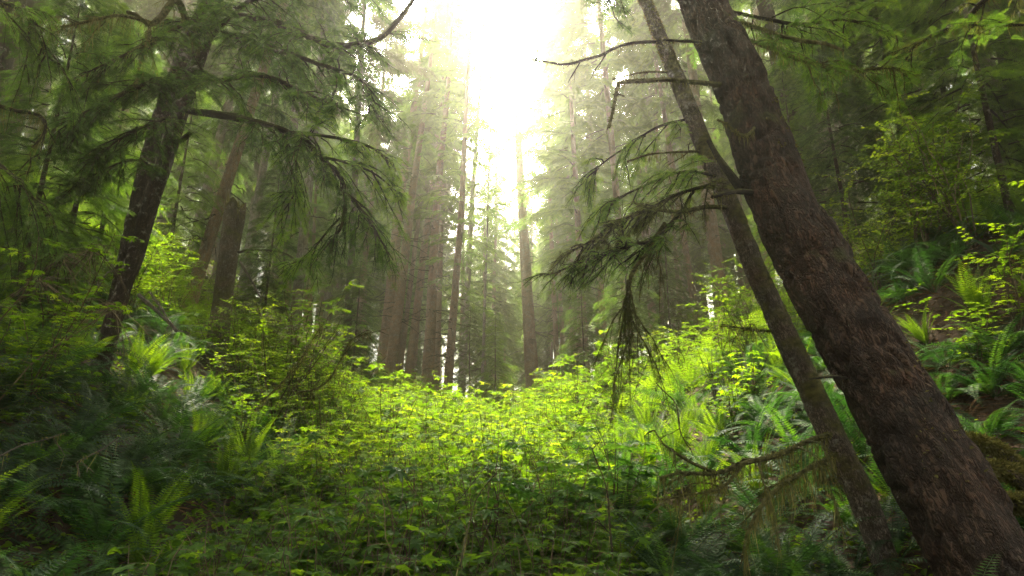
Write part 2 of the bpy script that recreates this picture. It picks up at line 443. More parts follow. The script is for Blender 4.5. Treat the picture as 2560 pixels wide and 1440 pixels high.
bp = N.new('ShaderNodeBump'); bp.inputs['Strength'].default_value = .8; bp.inputs['Distance'].default_value = .04; L.new(n1.outputs['Fac'], bp.inputs['Height'])
pr = N.new('ShaderNodeBsdfPrincipled'); pr.inputs['Roughness'].default_value = .95; L.new(mx.outputs[2], pr.inputs['Base Color']); L.new(bp.outputs[0], pr.inputs['Normal'])
oo = N.new('ShaderNodeOutputMaterial'); L.new(pr.outputs[0], oo.inputs['Surface'])
M_soil = m

# ------------------------------------------------------------------ ground, one sheet out to the haze
def graded(a, b, near, n):
    t = np.linspace(-1, 1, n)
    return a + (b - a) * (t * 0 + (np.sinh(t * near) / math.sinh(near) + 1) / 2)
gx = graded(-149, 149, 4.2, 420); gy = 10 + graded(-140, 159, 4.2, 480) - 0
GX, GY = np.meshgrid(gx, gy)
GZ = H(GX, GY)
mb = MB(); w_ = len(gx); h_ = len(gy)
i = np.arange(h_ - 1)[:, None] * w_; j = np.arange(w_ - 1)[None, :]
mb.add(np.stack([GX, GY, GZ], -1).reshape(-1, 3), np.stack([i + j, i + j + 1, i + w_ + j + 1, i + w_ + j], -1).reshape(-1, 4))
g = mb.build('ground', [M_soil], smooth=True); g['kind'] = 'structure'

# ------------------------------------------------------------------ conifers
def crown_mesh(seed, Ht=32.0, z0=9.0, R=3.4, nbr=120, spray=.62, dens=1.0, droop=.35, mat=None, dead=14, tmpl=None, bark=None, top=1.0):
    r = np.random.default_rng(seed); mb = MB(); tmpl = tmpl or SPRAY_F
    pos, dr, nm, scl, va = [], [], [], [], []
    for b in range(nbr):
        q = (b + r.random()) / nbr
        z = z0 + (Ht - z0) * (q ** 0.92)
        az = b * 2.39996 + r.normal(0, .35)
        prof = min(1, .45 + 2.2 * q) * (1 - q) ** .75 * top + .06
        Lb = R * prof * r.uniform(.6, 1.2)
        if r.random() < .08: Lb *= .4
        n = max(5, int(Lb / .35))
        t = np.linspace(0, 1, n)
        dp = droop * r.uniform(.6, 1.5)
        rise = .18 if q > .6 else .02
        yaw = az + r.normal(0, .15) * t
        px_ = np.cumsum(np.cos(yaw)) * Lb / n; py_ = np.cumsum(np.sin(yaw)) * Lb / n
        pz = z + rise * Lb * t - dp * Lb * t * t + r.normal(0, .02, n).cumsum() * .5
        pts = np.stack([px_, py_, pz], 1)
        tube(mb, pts, np.linspace(.004 + .011 * Lb, .003, n), 4, 1, .4)
        out = np.array([math.cos(az), math.sin(az), 0]); side = np.array([-math.sin(az), math.cos(az), 0])
        ns = max(3, int(Lb / .24 * dens))
        for k in range(ns):
            tt = .14 + .86 * (k + r.random()) / ns
            base = np.array([np.interp(tt, t, pts[:, c]) for c in range(3)])
            for s in (-1, 1):
                ls = (0.30 + .34 * Lb * (1 - tt)) * r.uniform(.6, 1.15)
                d = norm(out * r.uniform(.45, .9) + side * s * r.uniform(.5, 1) + np.array([0, 0, r.uniform(-.5, -.05)]))
                m_ = max(1, int(ls / (spray * .42)))
                for c in range(m_):
                    a = c / m_
                    pp = base + d * ls * a + np.array([0, 0, -.35 * ls * a * a])
                    for e in ((-1, 1) if m_ > 1 and c < m_ - 1 else (0,)):
                        d2 = norm(d + np.cross(d, [0, 0, 1]) * e * .75 + r.normal(0, .12, 3) + np.array([0, 0, -.3 * a - .1]))
                        pos.append(pp); dr.append(d2); nm.append([r.normal(0, .3), r.normal(0, .3), 1]); scl.append(spray * r.uniform(.6, 1.1)); va.append(r.uniform(.1, .75))
    stamp(mb, tmpl[0], tmpl[1], pos, dr, nm, scl, 0, va, tmpl[2])
    for k in range(dead):                                    # bare snags under the live crown
        z = z0 * r.uniform(.35, 1.1); az = r.uniform(0, 6.28); Lb = r.uniform(.4, 1.8)
        t = np.linspace(0, 1, 6)
        pts = np.stack([np.cos(az) * Lb * t, np.sin(az) * Lb * t, z - .25 * Lb * t ** 2 + r.normal(0, .04, 6)], 1)
        tube(mb, pts, np.linspace(.03, .006, 6), 4, 1, .5)
        for q in range(3):
            b0 = pts[2 + q]; d = norm(np.array([np.cos(az + r.normal(0, .8)), np.sin(az + r.normal(0, .8)), -.4]))
            tube(mb, np.array([b0, b0 + d * .2, b0 + d * .4 + [0, 0, -.08]]), [.01, .007, .003], 3, 1, .5)
    return mb.mesh('crown', [mat or M_needle, bark or M_limb])

def bark_disp(a1=.02, f1=7.0, a2=.04, flare=None):
    def fn(bk, rad):
        p = bk * np.array([f1, f1, f1 * .26])
        rid = 1 - np.abs(fbm(p, 31, 3))
        d = a1 * (rid - .5) + a2 * rad * 1.2 * vnoise(bk * np.array([1.6, 1.6, .7]), 77)
        return d
    return fn
def trunk_mesh(seed, Ht=32.0, r0=.4, sides=20, mat=None, wob=.10):
    r = np.random.default_rng(seed)
    z = np.concatenate([np.linspace(-1.2, Ht * .5, 60), np.linspace(Ht * .5, Ht, 18)[1:]])
    rr = r0 * (1 - .93 * np.clip(z / Ht, 0, 1) ** 1.15) * (1 + .55 * np.exp(-np.clip(z, 0, None) / .55))
    off = np.stack([vnoise(np.stack([z * .09, z * 0, z * 0 + seed], -1), 1) * wob * z / 8, vnoise(np.stack([z * .09, z * 0 + 5, z * 0 + seed], -1), 2) * wob * z / 8, z], 1)
    off[:, :2] -= off[np.argmin(abs(z)), :2]
    mb = MB()
    tube(mb, off, rr, sides, 0, .5, bark_disp(.022, 6, .05))
    for k in range(26):                                      # branch stubs on the lower bole
        zz = r.uniform(1.5, Ht * .45); az = r.uniform(0, 6.28); ri = np.interp(zz, z, rr) * .8
        c = np.array([np.interp(zz, z, off[:, 0]), np.interp(zz, z, off[:, 1]), zz]); d = np.array([math.cos(az), math.sin(az), r.uniform(-.3, .3)])
        l = r.uniform(.06, .3)
        tube(mb, np.array([c + d * ri, c + d * (ri + l * .5), c + d * (ri + l)]), [.035, .022, .008], 5, 0, .5)
    return mb.mesh('trunk', [mat], True)

CROWNS = [crown_mesh(100 + k, 32, z0, R, nb, .50, 1.5, dp, mt) for k, (z0, R, nb, dp, mt) in enumerate([
    (9.0, 4.0, 96, .42, M_needle), (10, 3.6, 84, .50, M_needle_bright), (12, 4.2, 80, .36, M_needle_olive),
    (8.0, 3.7, 96, .46, M_needle_bright), (5.5, 4.0, 100, .50, M_needle)])]
C_HIGH = [crown_mesh(150 + k, 26, 11.5, 2.8, 42, .42, 1.4, .42, M_needle_bright, 40) for k in range(2)]
CROWN_SPARSE = crown_mesh(140, 32, 7.0, 2.7, 80, .46, .8, .40, M_needle_bright, 40)
CROWN_THIN = crown_mesh(141, 32, 12, 2.4, 60, .46, .75, .35, M_needle_bright, 30)
CROWN_LOW = crown_mesh(142, 32, 2.0, 4.2, 165, .55, 1.1, .5, M_needle)
CROWN_LOW2 = crown_mesh(143, 32, 2.5, 4.4, 170, .5, 1.3, .45, M_needle_bright)
TR = {k: [trunk_mesh(200 + 10 * i + j, 32, .4, 20, mt) for j in range(2)] for i, (k, mt) in enumerate(
    [('tan', M_bark_tan), ('pale', M_bark_pale), ('brown', M_bark_left)])}
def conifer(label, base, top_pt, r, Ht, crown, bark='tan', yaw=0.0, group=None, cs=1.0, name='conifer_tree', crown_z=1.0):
    """base: point on the ground; top_pt: another point on the trunk axis"""
    e = link(name, None); e.location = base
    d = Vector(top_pt) - Vector(base)
    e.rotation_euler = (Matrix.Rotation(yaw, 3, 'Z').to_4x4().to_3x3() and d.to_track_quat('Z', 'Y').to_matrix() @ Matrix.Rotation(yaw, 3, 'Z')).to_euler()
    tag(e, label, 'tree', group)
    t = link('trunk', TR[bark][int(abs(yaw) * 10) % 2], e); t.scale = (r / .4, r / .4, Ht / 32)
    if crown is not None:
        c = link('crown', crown, e); c.scale = (cs, cs, Ht / (26 if crown in C_HIGH else 32) * crown_z)
        if crown_z != 1: c.location.z = Ht * (1 - crown_z)
    return e
def ground_pt(px, py, y):
    p = P(px, py, y); return np.array([p[0], p[1], float(H(p[0], p[1]))])

# the numbered trees of the middle distance: (base px, upper px) on the photograph, distance, radius, height, crown, bark
C0, C1, C2, C3, C4 = CROWNS
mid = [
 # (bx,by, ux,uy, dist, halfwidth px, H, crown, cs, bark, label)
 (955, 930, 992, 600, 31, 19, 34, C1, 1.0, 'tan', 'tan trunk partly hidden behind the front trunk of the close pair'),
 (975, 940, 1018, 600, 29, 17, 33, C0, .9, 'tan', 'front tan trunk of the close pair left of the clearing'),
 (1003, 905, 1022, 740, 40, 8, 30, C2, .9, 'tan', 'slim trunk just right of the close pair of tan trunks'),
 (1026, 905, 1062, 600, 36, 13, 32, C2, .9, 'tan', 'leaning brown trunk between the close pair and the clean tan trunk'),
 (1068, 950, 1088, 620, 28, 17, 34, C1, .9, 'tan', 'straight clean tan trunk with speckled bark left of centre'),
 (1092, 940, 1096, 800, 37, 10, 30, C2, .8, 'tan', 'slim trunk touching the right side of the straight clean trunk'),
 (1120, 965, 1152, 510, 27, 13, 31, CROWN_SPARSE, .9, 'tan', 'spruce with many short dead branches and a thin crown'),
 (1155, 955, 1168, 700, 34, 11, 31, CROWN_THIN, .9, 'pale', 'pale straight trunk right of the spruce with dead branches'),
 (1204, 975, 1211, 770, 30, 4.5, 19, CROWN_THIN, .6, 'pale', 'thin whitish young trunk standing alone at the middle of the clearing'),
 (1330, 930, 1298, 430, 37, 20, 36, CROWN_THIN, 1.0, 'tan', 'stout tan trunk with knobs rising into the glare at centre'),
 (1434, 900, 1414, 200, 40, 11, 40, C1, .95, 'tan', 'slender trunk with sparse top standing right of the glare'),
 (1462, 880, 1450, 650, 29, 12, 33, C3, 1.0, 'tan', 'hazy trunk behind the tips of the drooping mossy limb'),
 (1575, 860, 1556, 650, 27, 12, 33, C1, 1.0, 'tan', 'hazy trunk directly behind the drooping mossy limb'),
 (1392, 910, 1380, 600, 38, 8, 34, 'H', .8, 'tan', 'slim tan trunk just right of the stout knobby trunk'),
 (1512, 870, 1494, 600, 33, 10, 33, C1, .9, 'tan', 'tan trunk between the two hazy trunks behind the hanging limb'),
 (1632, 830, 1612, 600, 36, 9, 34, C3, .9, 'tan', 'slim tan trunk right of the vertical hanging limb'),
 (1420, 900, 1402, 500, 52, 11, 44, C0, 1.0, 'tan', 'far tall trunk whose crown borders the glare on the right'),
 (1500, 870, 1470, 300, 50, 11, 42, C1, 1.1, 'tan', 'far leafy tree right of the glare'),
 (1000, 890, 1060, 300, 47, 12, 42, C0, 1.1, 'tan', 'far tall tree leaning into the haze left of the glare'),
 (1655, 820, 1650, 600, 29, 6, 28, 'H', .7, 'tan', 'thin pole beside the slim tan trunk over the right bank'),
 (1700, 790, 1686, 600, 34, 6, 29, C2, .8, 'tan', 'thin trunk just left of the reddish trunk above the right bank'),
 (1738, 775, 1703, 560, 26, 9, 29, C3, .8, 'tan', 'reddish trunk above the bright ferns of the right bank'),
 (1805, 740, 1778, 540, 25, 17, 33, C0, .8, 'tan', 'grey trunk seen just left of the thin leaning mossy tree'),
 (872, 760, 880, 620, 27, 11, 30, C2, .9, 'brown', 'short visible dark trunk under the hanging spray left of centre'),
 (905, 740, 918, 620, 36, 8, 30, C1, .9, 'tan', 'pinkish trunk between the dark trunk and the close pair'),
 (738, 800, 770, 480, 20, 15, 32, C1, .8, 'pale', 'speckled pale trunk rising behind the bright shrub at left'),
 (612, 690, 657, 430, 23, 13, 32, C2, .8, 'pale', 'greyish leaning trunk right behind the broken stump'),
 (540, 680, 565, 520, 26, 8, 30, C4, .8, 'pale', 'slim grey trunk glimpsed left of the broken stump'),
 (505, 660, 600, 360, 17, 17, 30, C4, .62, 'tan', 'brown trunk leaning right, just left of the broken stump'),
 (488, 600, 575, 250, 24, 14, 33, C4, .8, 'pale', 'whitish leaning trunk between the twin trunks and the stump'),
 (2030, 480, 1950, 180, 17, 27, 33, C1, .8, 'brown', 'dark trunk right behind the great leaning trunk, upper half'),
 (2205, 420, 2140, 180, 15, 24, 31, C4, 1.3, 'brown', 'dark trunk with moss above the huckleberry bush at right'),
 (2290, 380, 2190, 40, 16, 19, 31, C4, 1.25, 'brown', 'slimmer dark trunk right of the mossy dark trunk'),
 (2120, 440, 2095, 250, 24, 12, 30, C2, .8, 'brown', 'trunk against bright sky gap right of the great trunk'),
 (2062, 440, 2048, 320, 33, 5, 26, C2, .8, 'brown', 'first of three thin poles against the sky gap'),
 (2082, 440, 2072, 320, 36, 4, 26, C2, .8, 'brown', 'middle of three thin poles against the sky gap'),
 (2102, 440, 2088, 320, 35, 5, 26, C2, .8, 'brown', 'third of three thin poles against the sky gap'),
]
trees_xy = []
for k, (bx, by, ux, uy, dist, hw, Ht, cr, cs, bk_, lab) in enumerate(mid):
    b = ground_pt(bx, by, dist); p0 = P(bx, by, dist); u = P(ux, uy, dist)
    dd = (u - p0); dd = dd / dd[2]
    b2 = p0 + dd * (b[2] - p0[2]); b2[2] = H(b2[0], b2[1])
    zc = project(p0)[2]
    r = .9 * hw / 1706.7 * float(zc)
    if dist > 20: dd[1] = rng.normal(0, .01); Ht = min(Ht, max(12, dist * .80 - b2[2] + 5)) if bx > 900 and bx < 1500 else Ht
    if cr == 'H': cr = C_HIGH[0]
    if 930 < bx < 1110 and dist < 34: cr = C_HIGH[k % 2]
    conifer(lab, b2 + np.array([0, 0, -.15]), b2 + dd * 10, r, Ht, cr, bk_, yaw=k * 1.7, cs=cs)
    trees_xy.append((b2[0], b2[1]))

# the wood on both banks and behind: every tree its own object
def open_lane(x, y):
    return abs(x - 0.3 - .0 * y) < 2.2 + .17 * y          # the gap that lets the sun through
cnt = 0; tries = 0
zones = {'left': 'trees of the dim wood on the left bank', 'right': 'trees of the dim wood on the right bank', 'back': 'hazy trees closing the far end of the ravine'}
while cnt < 150 and tries < 6000:
    tries += 1
    x = rng.uniform(-62, 62); y = rng.uniform(13, 95)
    if open_lane(x, y) and y > 30: continue
    if abs(x) < 7 and y < 42: continue
    if y < 24 and abs(x) < 8.5 + .05 * y: continue
    if abs(x) > 1.05 * y + 8: continue
    md = 3.2 if y < 40 else 4.2
    if any((x - a) ** 2 + (y - b) ** 2 < md * md for a, b in trees_xy): continue
    trees_xy.append((x, y)); cnt += 1
    z = float(H(x, y)) - .3
    side = 'left' if x < 0 else 'right'
    Ht = rng.uniform(26, 38)
    cr = [C0, C1, C2, C3, C4, CROWN_LOW][rng.integers(6)] if abs(x) > 9 else [C0, C1, C2][rng.integers(3)]
    lab = {'left': 'tall conifer in the dim wood covering the left bank', 'right': 'tall conifer in the dim wood covering the right bank'}[side]
    conifer(lab, (x, y, z), (x + rng.normal(0, .5), y + rng.normal(0, .4), z + 12), rng.uniform(.2, .42), Ht, cr,
            ['tan', 'brown', 'pale'][rng.integers(3)], rng.uniform(0, 6), zones[side], rng.uniform(.8, 1.1))
k = 0
while k < 34:                                              # the far wall of the wood, closing the lane below the sun
    x = rng.uniform(-34, 34); y = rng.uniform(74, 135)
    if any((x - a) ** 2 + (y - b) ** 2 < 20 for a, b in trees_xy): continue
    trees_xy.append((x, y)); k += 1; z = float(H(x, y)) - .3
    conifer('pale hazy conifer far up the ravine beyond the clearing', (x, y, z), (x + rng.normal(0, .3), y, z + 12), rng.uniform(.25, .4), rng.uniform(22, 30), CROWNS[k % 5], 'tan', rng.uniform(0, 6), zones['back'], rng.uniform(.9, 1.2))
k = 0; tries = 0
while k < 96 and tries < 8000:                             # the stand that closes the lane below the sky gap
    tries += 1
    y = rng.uniform(34, 80); x = rng.uniform(-.36, .38) * y
    if any((x - a) ** 2 + (y - b) ** 2 < 3.4 for a, b in trees_xy): continue
    trees_xy.append((x, y)); k += 1; z = float(H(x, y)) - .3
    el = 28.5 + rng.uniform(-7, 1.5) + 34 * abs(x / y - .01)
    hh = max(6, y * math.tan(math.radians(min(el, 36))) + 1.6 - z)
    slim = k % 3 == 0
    conifer('slim bare stemmed conifer in the hazy stand behind the clearing' if slim else 'bushy green conifer in the hazy stand behind the clearing', (x, y, z), (x + rng.normal(0, .3), y, z + 12), rng.uniform(.10, .2), hh,
            CROWNS[k % 2] if slim else [CROWN_LOW, CROWNS[3], CROWN_LOW2][k % 3], 'tan', rng.uniform(0, 6), 'slim conifers of the hazy stand' if slim else 'bushy conifers of the hazy stand', rng.uniform(.5, .75))
# out-of-frame trees added beside and behind the camera to shade the near ground
for k, (x, y, Ht, cs) in enumerate([(-7.5, 1.5, 30, 1.2), (8.5, 1.0, 32, 1.2), (-11, 7.5, 30, 1.1), (12.5, 7.5, 31, 1.1), (-4.5, -5, 34, 1.4), (4.5, -5.5, 31, 1.4), (0, -8, 34, 1.4), (10.6, 12.2, 30, 1.8), (-11.2, 12.6, 30, 1.2), (14.5, 10, 32, 1.4), (-14.5, 9, 32, 1.4), (9.5, 4.8, 30, 1.3), (17, 15, 31, 1.4), (-17, 15, 31, 1.4), (7.5, -3, 30, 1.3), (-7.5, -2.5, 30, 1.3)]):
    z = float(H(x, y)) - .3
    conifer('conifer added beside the viewpoint, its crown shading the near ground', (x, y, z), (x, y, z + 10), .4, Ht, CROWNS[k % 3], 'brown', k * 1.1, 'conifers added round the viewpoint for shade', cs)

# ------------------------------------------------------------------ close limbs with twigs, needles and hanging moss
def strands(mb, pts, r, n_per_m, lmin, lmax, mat, wid=.05):
    pts = np.asarray(pts); seg = np.linalg.norm(np.diff(pts, axis=0), axis=1); tot = seg.sum()
    n = int(tot * n_per_m)
    if n < 1: return
    cum = np.concatenate([[0], np.cumsum(seg)])
    q = r.random(n) * tot
    dens = vnoise(np.stack([q * 3.1, q * 0, q * 0 + pts[0][0]], -1), 9)
    kq = dens > r.uniform(-.45, .25, len(q)); q = q[kq]; dens = dens[kq]
    pos = np.stack([np.interp(q, cum, pts[:, c]) for c in range(3)], 1) + r.normal(0, .006, (len(q), 3))
    ln = (lmin + (lmax - lmin) * r.random(len(q)) ** 3.2) * (.6 + dens)
    d = np.stack([r.normal(0, .16, len(q)), r.normal(0, .16, len(q)), -np.ones(len(q))], 1)
    nm = r.normal(0, 1, (len(q), 3)) * [1, 1, .1]
    sc3 = np.stack([ln, np.full(len(q), wid) * r.uniform(.6, 1.4, len(q)), ln], 1)
    stamp(mb, BL[0] * [1, 2.2, 1], BL[1], pos, d, nm, sc3, mat, r.uniform(.2, .9, len(q)))
def fuzz(mb, pts, rad, r, n_per_m, ln, mat):
    pts = np.asarray(pts); t, u, w = frames(pts); n = int(np.linalg.norm(np.diff(pts, axis=0), axis=1).sum() * n_per_m)
    if n < 1: return
    i = r.integers(0, len(pts) - 1, n); a = r.uniform(0, 6.28, n); f = r.random(n)[:, None]
    d = u[i] * np.cos(a)[:, None] + w[i] * np.sin(a)[:, None]
    pos = pts[i] * (1 - f) + pts[i + 1] * f + d * (np.asarray(rad)[i][:, None] * .85)
    nn = vnoise(pos * 2.3, 44) > -.25
    pos, d = pos[nn], d[nn]
    stamp(mb, BL[0] * [1, 2, 1], BL[1], pos, d + r.normal(0, .5, d.shape) + [0, 0, -.35], r.normal(0, 1, d.shape), ln * r.uniform(.5, 1.3, len(d)), mat, r.uniform(.1, .8, len(d)))

def limb(mb, pts, r0, r1, seed, twigs=9, tl=(.3, .8), fol=1.0, moss=.5, droop=.32, spray=.125, start=.12, flat=.35, needle=1, subs=2, lmax=.16):
    r = np.random.default_rng(seed)
    pts, rad = resample(pts, np.linspace(r0, r1, len(pts)), .07)
    pts = pts + .012 * np.stack([vnoise(pts * 4, 1), vnoise(pts * 4, 2), vnoise(pts * 4, 3)], 1)
    tube(mb, pts, rad, 8 if r0 > .03 else 6, 0, .5, bark_disp(.012 * min(1, r0 / .04), 22, .12))
    if moss > 0:
        strands(mb, pts, r, 190 * moss, .015, lmax, 2, .014)
        fuzz(mb, pts, rad, r, 260 * moss, .022, 2)
    tot = np.linalg.norm(np.diff(pts, axis=0), axis=1).sum()
    T = norm(np.gradient(pts, axis=0))
    pos, dr, nm, scl, va = [], [], [], [], []
    for k in range(int(tot * twigs)):
        q = start + (1 - start) * r.random() ** .85; i = min(len(pts) - 1, int(q * len(pts)))
        lat = np.cross(T[i], [0, 0, 1]); lat = lat / max(np.linalg.norm(lat), .1) * (1 if k % 2 else -1)
        d = norm(T[i] * r.uniform(.3, 1.0) + lat * r.uniform(.4, 1.1) + np.array([0, 0, r.normal(-.15, flat)]))
        l = r.uniform(*tl) * (1.15 - .55 * q)
        m = 7; t = np.linspace(0, 1, m)
        tp = pts[i] + d * l * t[:, None] + np.array([0, 0, -1]) * (droop * l * r.uniform(.5, 1.4)) * (t ** 2)[:, None] + r.normal(0, .012, (m, 3)).cumsum(0) * l * 2
        tube(mb, tp, np.linspace(min(.012, r0 * .5), .002, m), 4, 0, .5)
        if moss > 0: strands(mb, tp, r, 80 * moss, .012, lmax * .7, 2, .011)
        tw = [(tp, l)]
        for s in range(subs):
            j = r.integers(1, m - 2); dd = norm(tp[j + 1] - tp[j]); d3 = norm(dd + np.cross(dd, [0, 0, 1]) * r.choice([-1, 1]) * r.uniform(.5, 1) + [0, 0, r.normal(-.2, .2)])
            l3 = l * r.uniform(.3, .55); tt = np.linspace(0, 1, 5)
            sp_ = tp[j] + d3 * l3 * tt[:, None] - np.array([0, 0, droop * l3 * .7]) * (tt ** 2)[:, None]
            tube(mb, sp_, np.linspace(.005, .0015, 5), 3, 0, .5); tw.append((sp_, l3))
        if fol > 0:
            for tp_, l_ in tw:
                ns = max(1, int(l_ / spray * 2.6 * fol + r.random() - .3))
                for c in range(ns):
                    a = (c + 1) / ns if c == ns - 1 else .15 + .85 * (c + r.random() * .6) / ns
                    pp = np.array([np.interp(a, np.linspace(0, 1, len(tp_)), tp_[:, x]) for x in range(3)])
                    dd = norm(tp_[-1] - tp_[0])
                    for e in ((0,) if c == ns - 1 else (-1, 1)):
                        d2 = norm(dd * r.uniform(.2, 1) + np.cross(dd, [0, 0, 1]) * e * r.uniform(.8, 1.6) + r.normal(0, .22, 3) + [0, 0, -.05])
                        pos.append(pp); dr.append(d2); nm.append([r.normal(0, .35), r.normal(0, .35), 1]); scl.append(spray * r.uniform(.55, 1.2)); va.append(r.uniform(.1, .8))
    if pos: stamp(mb, SPRAY[0], SPRAY[1], pos, dr, nm, scl, needle, va, SPRAY[2])
LM = [M_limb, M_needle, M_mossh, M_needle_bright, M_needle_olive]

def lp(seed, mats=LM, **k):           # a free limb along +x, about 2.4 m
    r = np.random.default_rng(seed)
    pts = [[0, 0, 0], [.6, r.normal(0, .08), r.uniform(.0, .10)], [1.3, r.normal(0, .15), r.uniform(-.05, .08)], [1.9, r.normal(0, .2), r.uniform(-.25, .0)], [2.4, r.normal(0, .25), r.uniform(-.55, -.15)]]
    mb = MB(); limb(mb, pts, .034, .005, seed, **k); return mb.mesh('branch', mats)
LIMBS = [lp(300 + k, twigs=9, tl=(.35, .95), fol=.9, moss=[.35, .15, .5][k % 3], droop=.18 + .08 * (k % 3), spray=.115, subs=3, needle=[3, 1, 3, 1, 4, 3][k]) for k in range(6)]
LIMB_BARE = [lp(320 + k, twigs=6, tl=(.2, .8), fol=0.12, moss=.9, droop=.7, spray=.12, lmax=.22, needle=4) for k in range(3)]

def add_branch(parent, mesh, loc, az, pitch=0.0, s=1.0, roll=0.0, label=None):
    b = link('branch', mesh, parent); b.location = loc; b.rotation_euler = (roll, -pitch, az); b.scale = (s, s, s)
    if label: b['label'] = label
    return b
def px_trunk(tree, pts_px, mat, sides=40, step=.06, extra=None, disp=None, name='trunk', cap=False, flare=None, tilt=None):
    """trunk from a list of (px, py, distance, half width in px); extra: continuation points above the frame"""
    o = np.array(tree.location)
    p = [P(a, b, c) for a, b, c, h in pts_px]; rr = [.94 * h / 1706.7 * float(project(q)[2]) / math.sqrt(1 + ((a - 1280) / 1706.7) ** 2) for q, (a, b, c, h) in zip(p, pts_px)]
    if extra: 
        for q, r_ in extra: p.append(np.array(p[-1]) + np.array(q)); rr.append(r_)
    pts, rad = resample(np.array(p) - o, rr, step)
    mb = MB(); tube(mb, pts, rad, sides, 0, .5, disp or bark_disp(.02, 8, .07), cap=cap)
    return link(name, mb.mesh(name, [mat], True), tree), pts, rad

def big_disp(bk, rad):
    d = bark_disp(.022, 9, .06)(bk, rad)
    pl = np.abs(vnoise(bk * np.array([10, 10, 3.0]) + 2 * vnoise(bk * 3.0, 6)[..., None], 51))
    d = d + .040 * np.clip(pl * 2.4, 0, 1) - .02                     # plates between furrows
    kn = vnoise(bk * np.array([2.6, 2.6, 1.3]), 63)
    return d + .07 * np.clip(kn - .45, 0, 1) - .06 * np.clip(-kn - .5, 0, 1)
# ---- the great leaning trunk on the right
BT = [(2640, 1760, 5.0, 200), (2560, 1580, 5.05, 165), (2478, 1440, 5.2, 146), (2350, 1200, 5.35, 129), (2190, 930, 5.55, 106), (2060, 700, 5.75, 94), (1953, 500, 5.95, 79), (1848, 200, 6.2, 65), (1752, 0, 6.4, 59), (1640, -280, 6.7, 53)]
e = link('leaning_tree', None); e.location = P(2560, 1580, 5.05)
tag(e, 'massive dark spruce trunk leaning left across the right of the picture', 'tree')
_, bt_pts, bt_rad = px_trunk(e, BT, M_bark_big, 110, .022, [((-.5, .3, 2.5), .24), ((-.7, .4, 4), .2), ((-.6, .3, 5), .13)], big_disp)
big = e
def world_limb(tree, pl, r0, r1, seed, label=None, **k):
    mats = [M_limb_moss] + LM[1:] if k.get('moss', .5) >= .8 else LM
    o = np.array(tree.location); mb = MB()
    limb(mb, np.array([P(*q) for q in pl]) - o, r0, r1, seed, **k)
    b = link('branch', mb.mesh('branch', mats), tree)
    if label: b['label'] = label
    return b
world_limb(big, [(1800, 212, 6.15), (1735, 205, 5.95), (1640, 201, 5.7), (1545, 207, 5.5), (1538, 235, 5.48), (1522, 320, 5.45)], .028, .009, 401, 'mossy dead limb bent sharply down at its tip', twigs=1.5, tl=(.1, .3), fol=0, moss=1.0)
world_limb(big, [(1770, 110, 6.3), (1730, 105, 6.1), (1660, 98, 6.0)], .022, .012, 402, twigs=2, tl=(.1, .2), fol=0, moss=.6)
world_limb(big, [(1880, 482, 5.9), (1840, 480, 5.7), (1780, 492, 5.55)], .032, .016, 403, 'short broken stub crossing the thin trunk', twigs=1, tl=(.1, .2), fol=0, moss=.7)
world_limb(big, [(1850, 470, 5.9), (1820, 430, 5.9), (1796, 395, 5.95), (1770, 350, 6.0)], .045, .02, 404, twigs=2, tl=(.1, .3), fol=0, moss=.4)
world_limb(big, [(2120, 945, 5.5), (2075, 940, 5.35), (2022, 948, 5.25)], .016, .006, 405, twigs=1, tl=(.05, .1), fol=0, moss=.1)
world_limb(big, [(1900, 300, 5.95), (1860, 340, 5.7), (1815, 310, 5.6), (1792, 300, 5.6)], .016, .008, 406, twigs=1, fol=0, moss=.8)
world_limb(big, [(1790, 30, 6.4), (1880, 66, 6.25), (1920, 80, 6.2), (1990, 100, 6.1), (2060, 110, 6.0), (2110, 125, 6.0)], .026, .012, 407, 'moss draped limb on the far side of the trunk', twigs=4, tl=(.2, .5), fol=.5, moss=1.3, needle=3, lmax=.25)
world_limb(big, [(1815, 80, 6.35), (1900, 110, 6.25), (2000, 150, 6.1), (2110, 175, 6.0), (2230, 170, 5.9), (2270, 190, 5.9)], .024, .008, 408, 'leafy limb with pale moss reaching right', twigs=9, tl=(.25, .6), fol=1.1, moss=1.2, needle=3, lmax=.22)
world_limb(big, [(1790, 20, 6.45), (1880, 40, 6.4), (2000, 60, 6.6), (2120, 50, 6.8), (2240, 90, 7.0)], .026, .008, 409, twigs=8, tl=(.3, .7), fol=1.1, moss=.5, needle=3)
mb = MB(); q_ = np.random.default_rng(5); t_, u_, w_2 = frames(bt_pts); nf_ = 9000
ii = q_.integers(0, len(bt_pts) - 1, nf_); aa = q_.uniform(0, 6.28, nf_); dd_ = u_[ii] * np.cos(aa)[:, None] + w_2[ii] * np.sin(aa)[:, None]
bkk = np.stack([np.cos(aa) * bt_rad.mean(), np.sin(aa) * bt_rad.mean(), ii * .022], -1)
rr_ = bt_rad[ii] + big_disp(bkk, bt_rad[ii])
kp = (vnoise(bkk * 1.9, 71) + .45 * dd_[:, 0] + .2 * dd_[:, 2]) > .22
stamp(mb, BL[0] * [1, 2, 1], BL[1], (bt_pts[ii] + dd_ * (rr_ * .99)[:, None])[kp], (dd_ + q_.normal(0, .6, dd_.shape) + [0, 0, -.5])[kp], q_.normal(0, 1, dd_.shape)[kp], q_.uniform(.015, .05, nf_)[kp], 0, q_.uniform(0, .6, nf_)[kp])
link('moss', mb.mesh('moss', [M_mossh]), big)
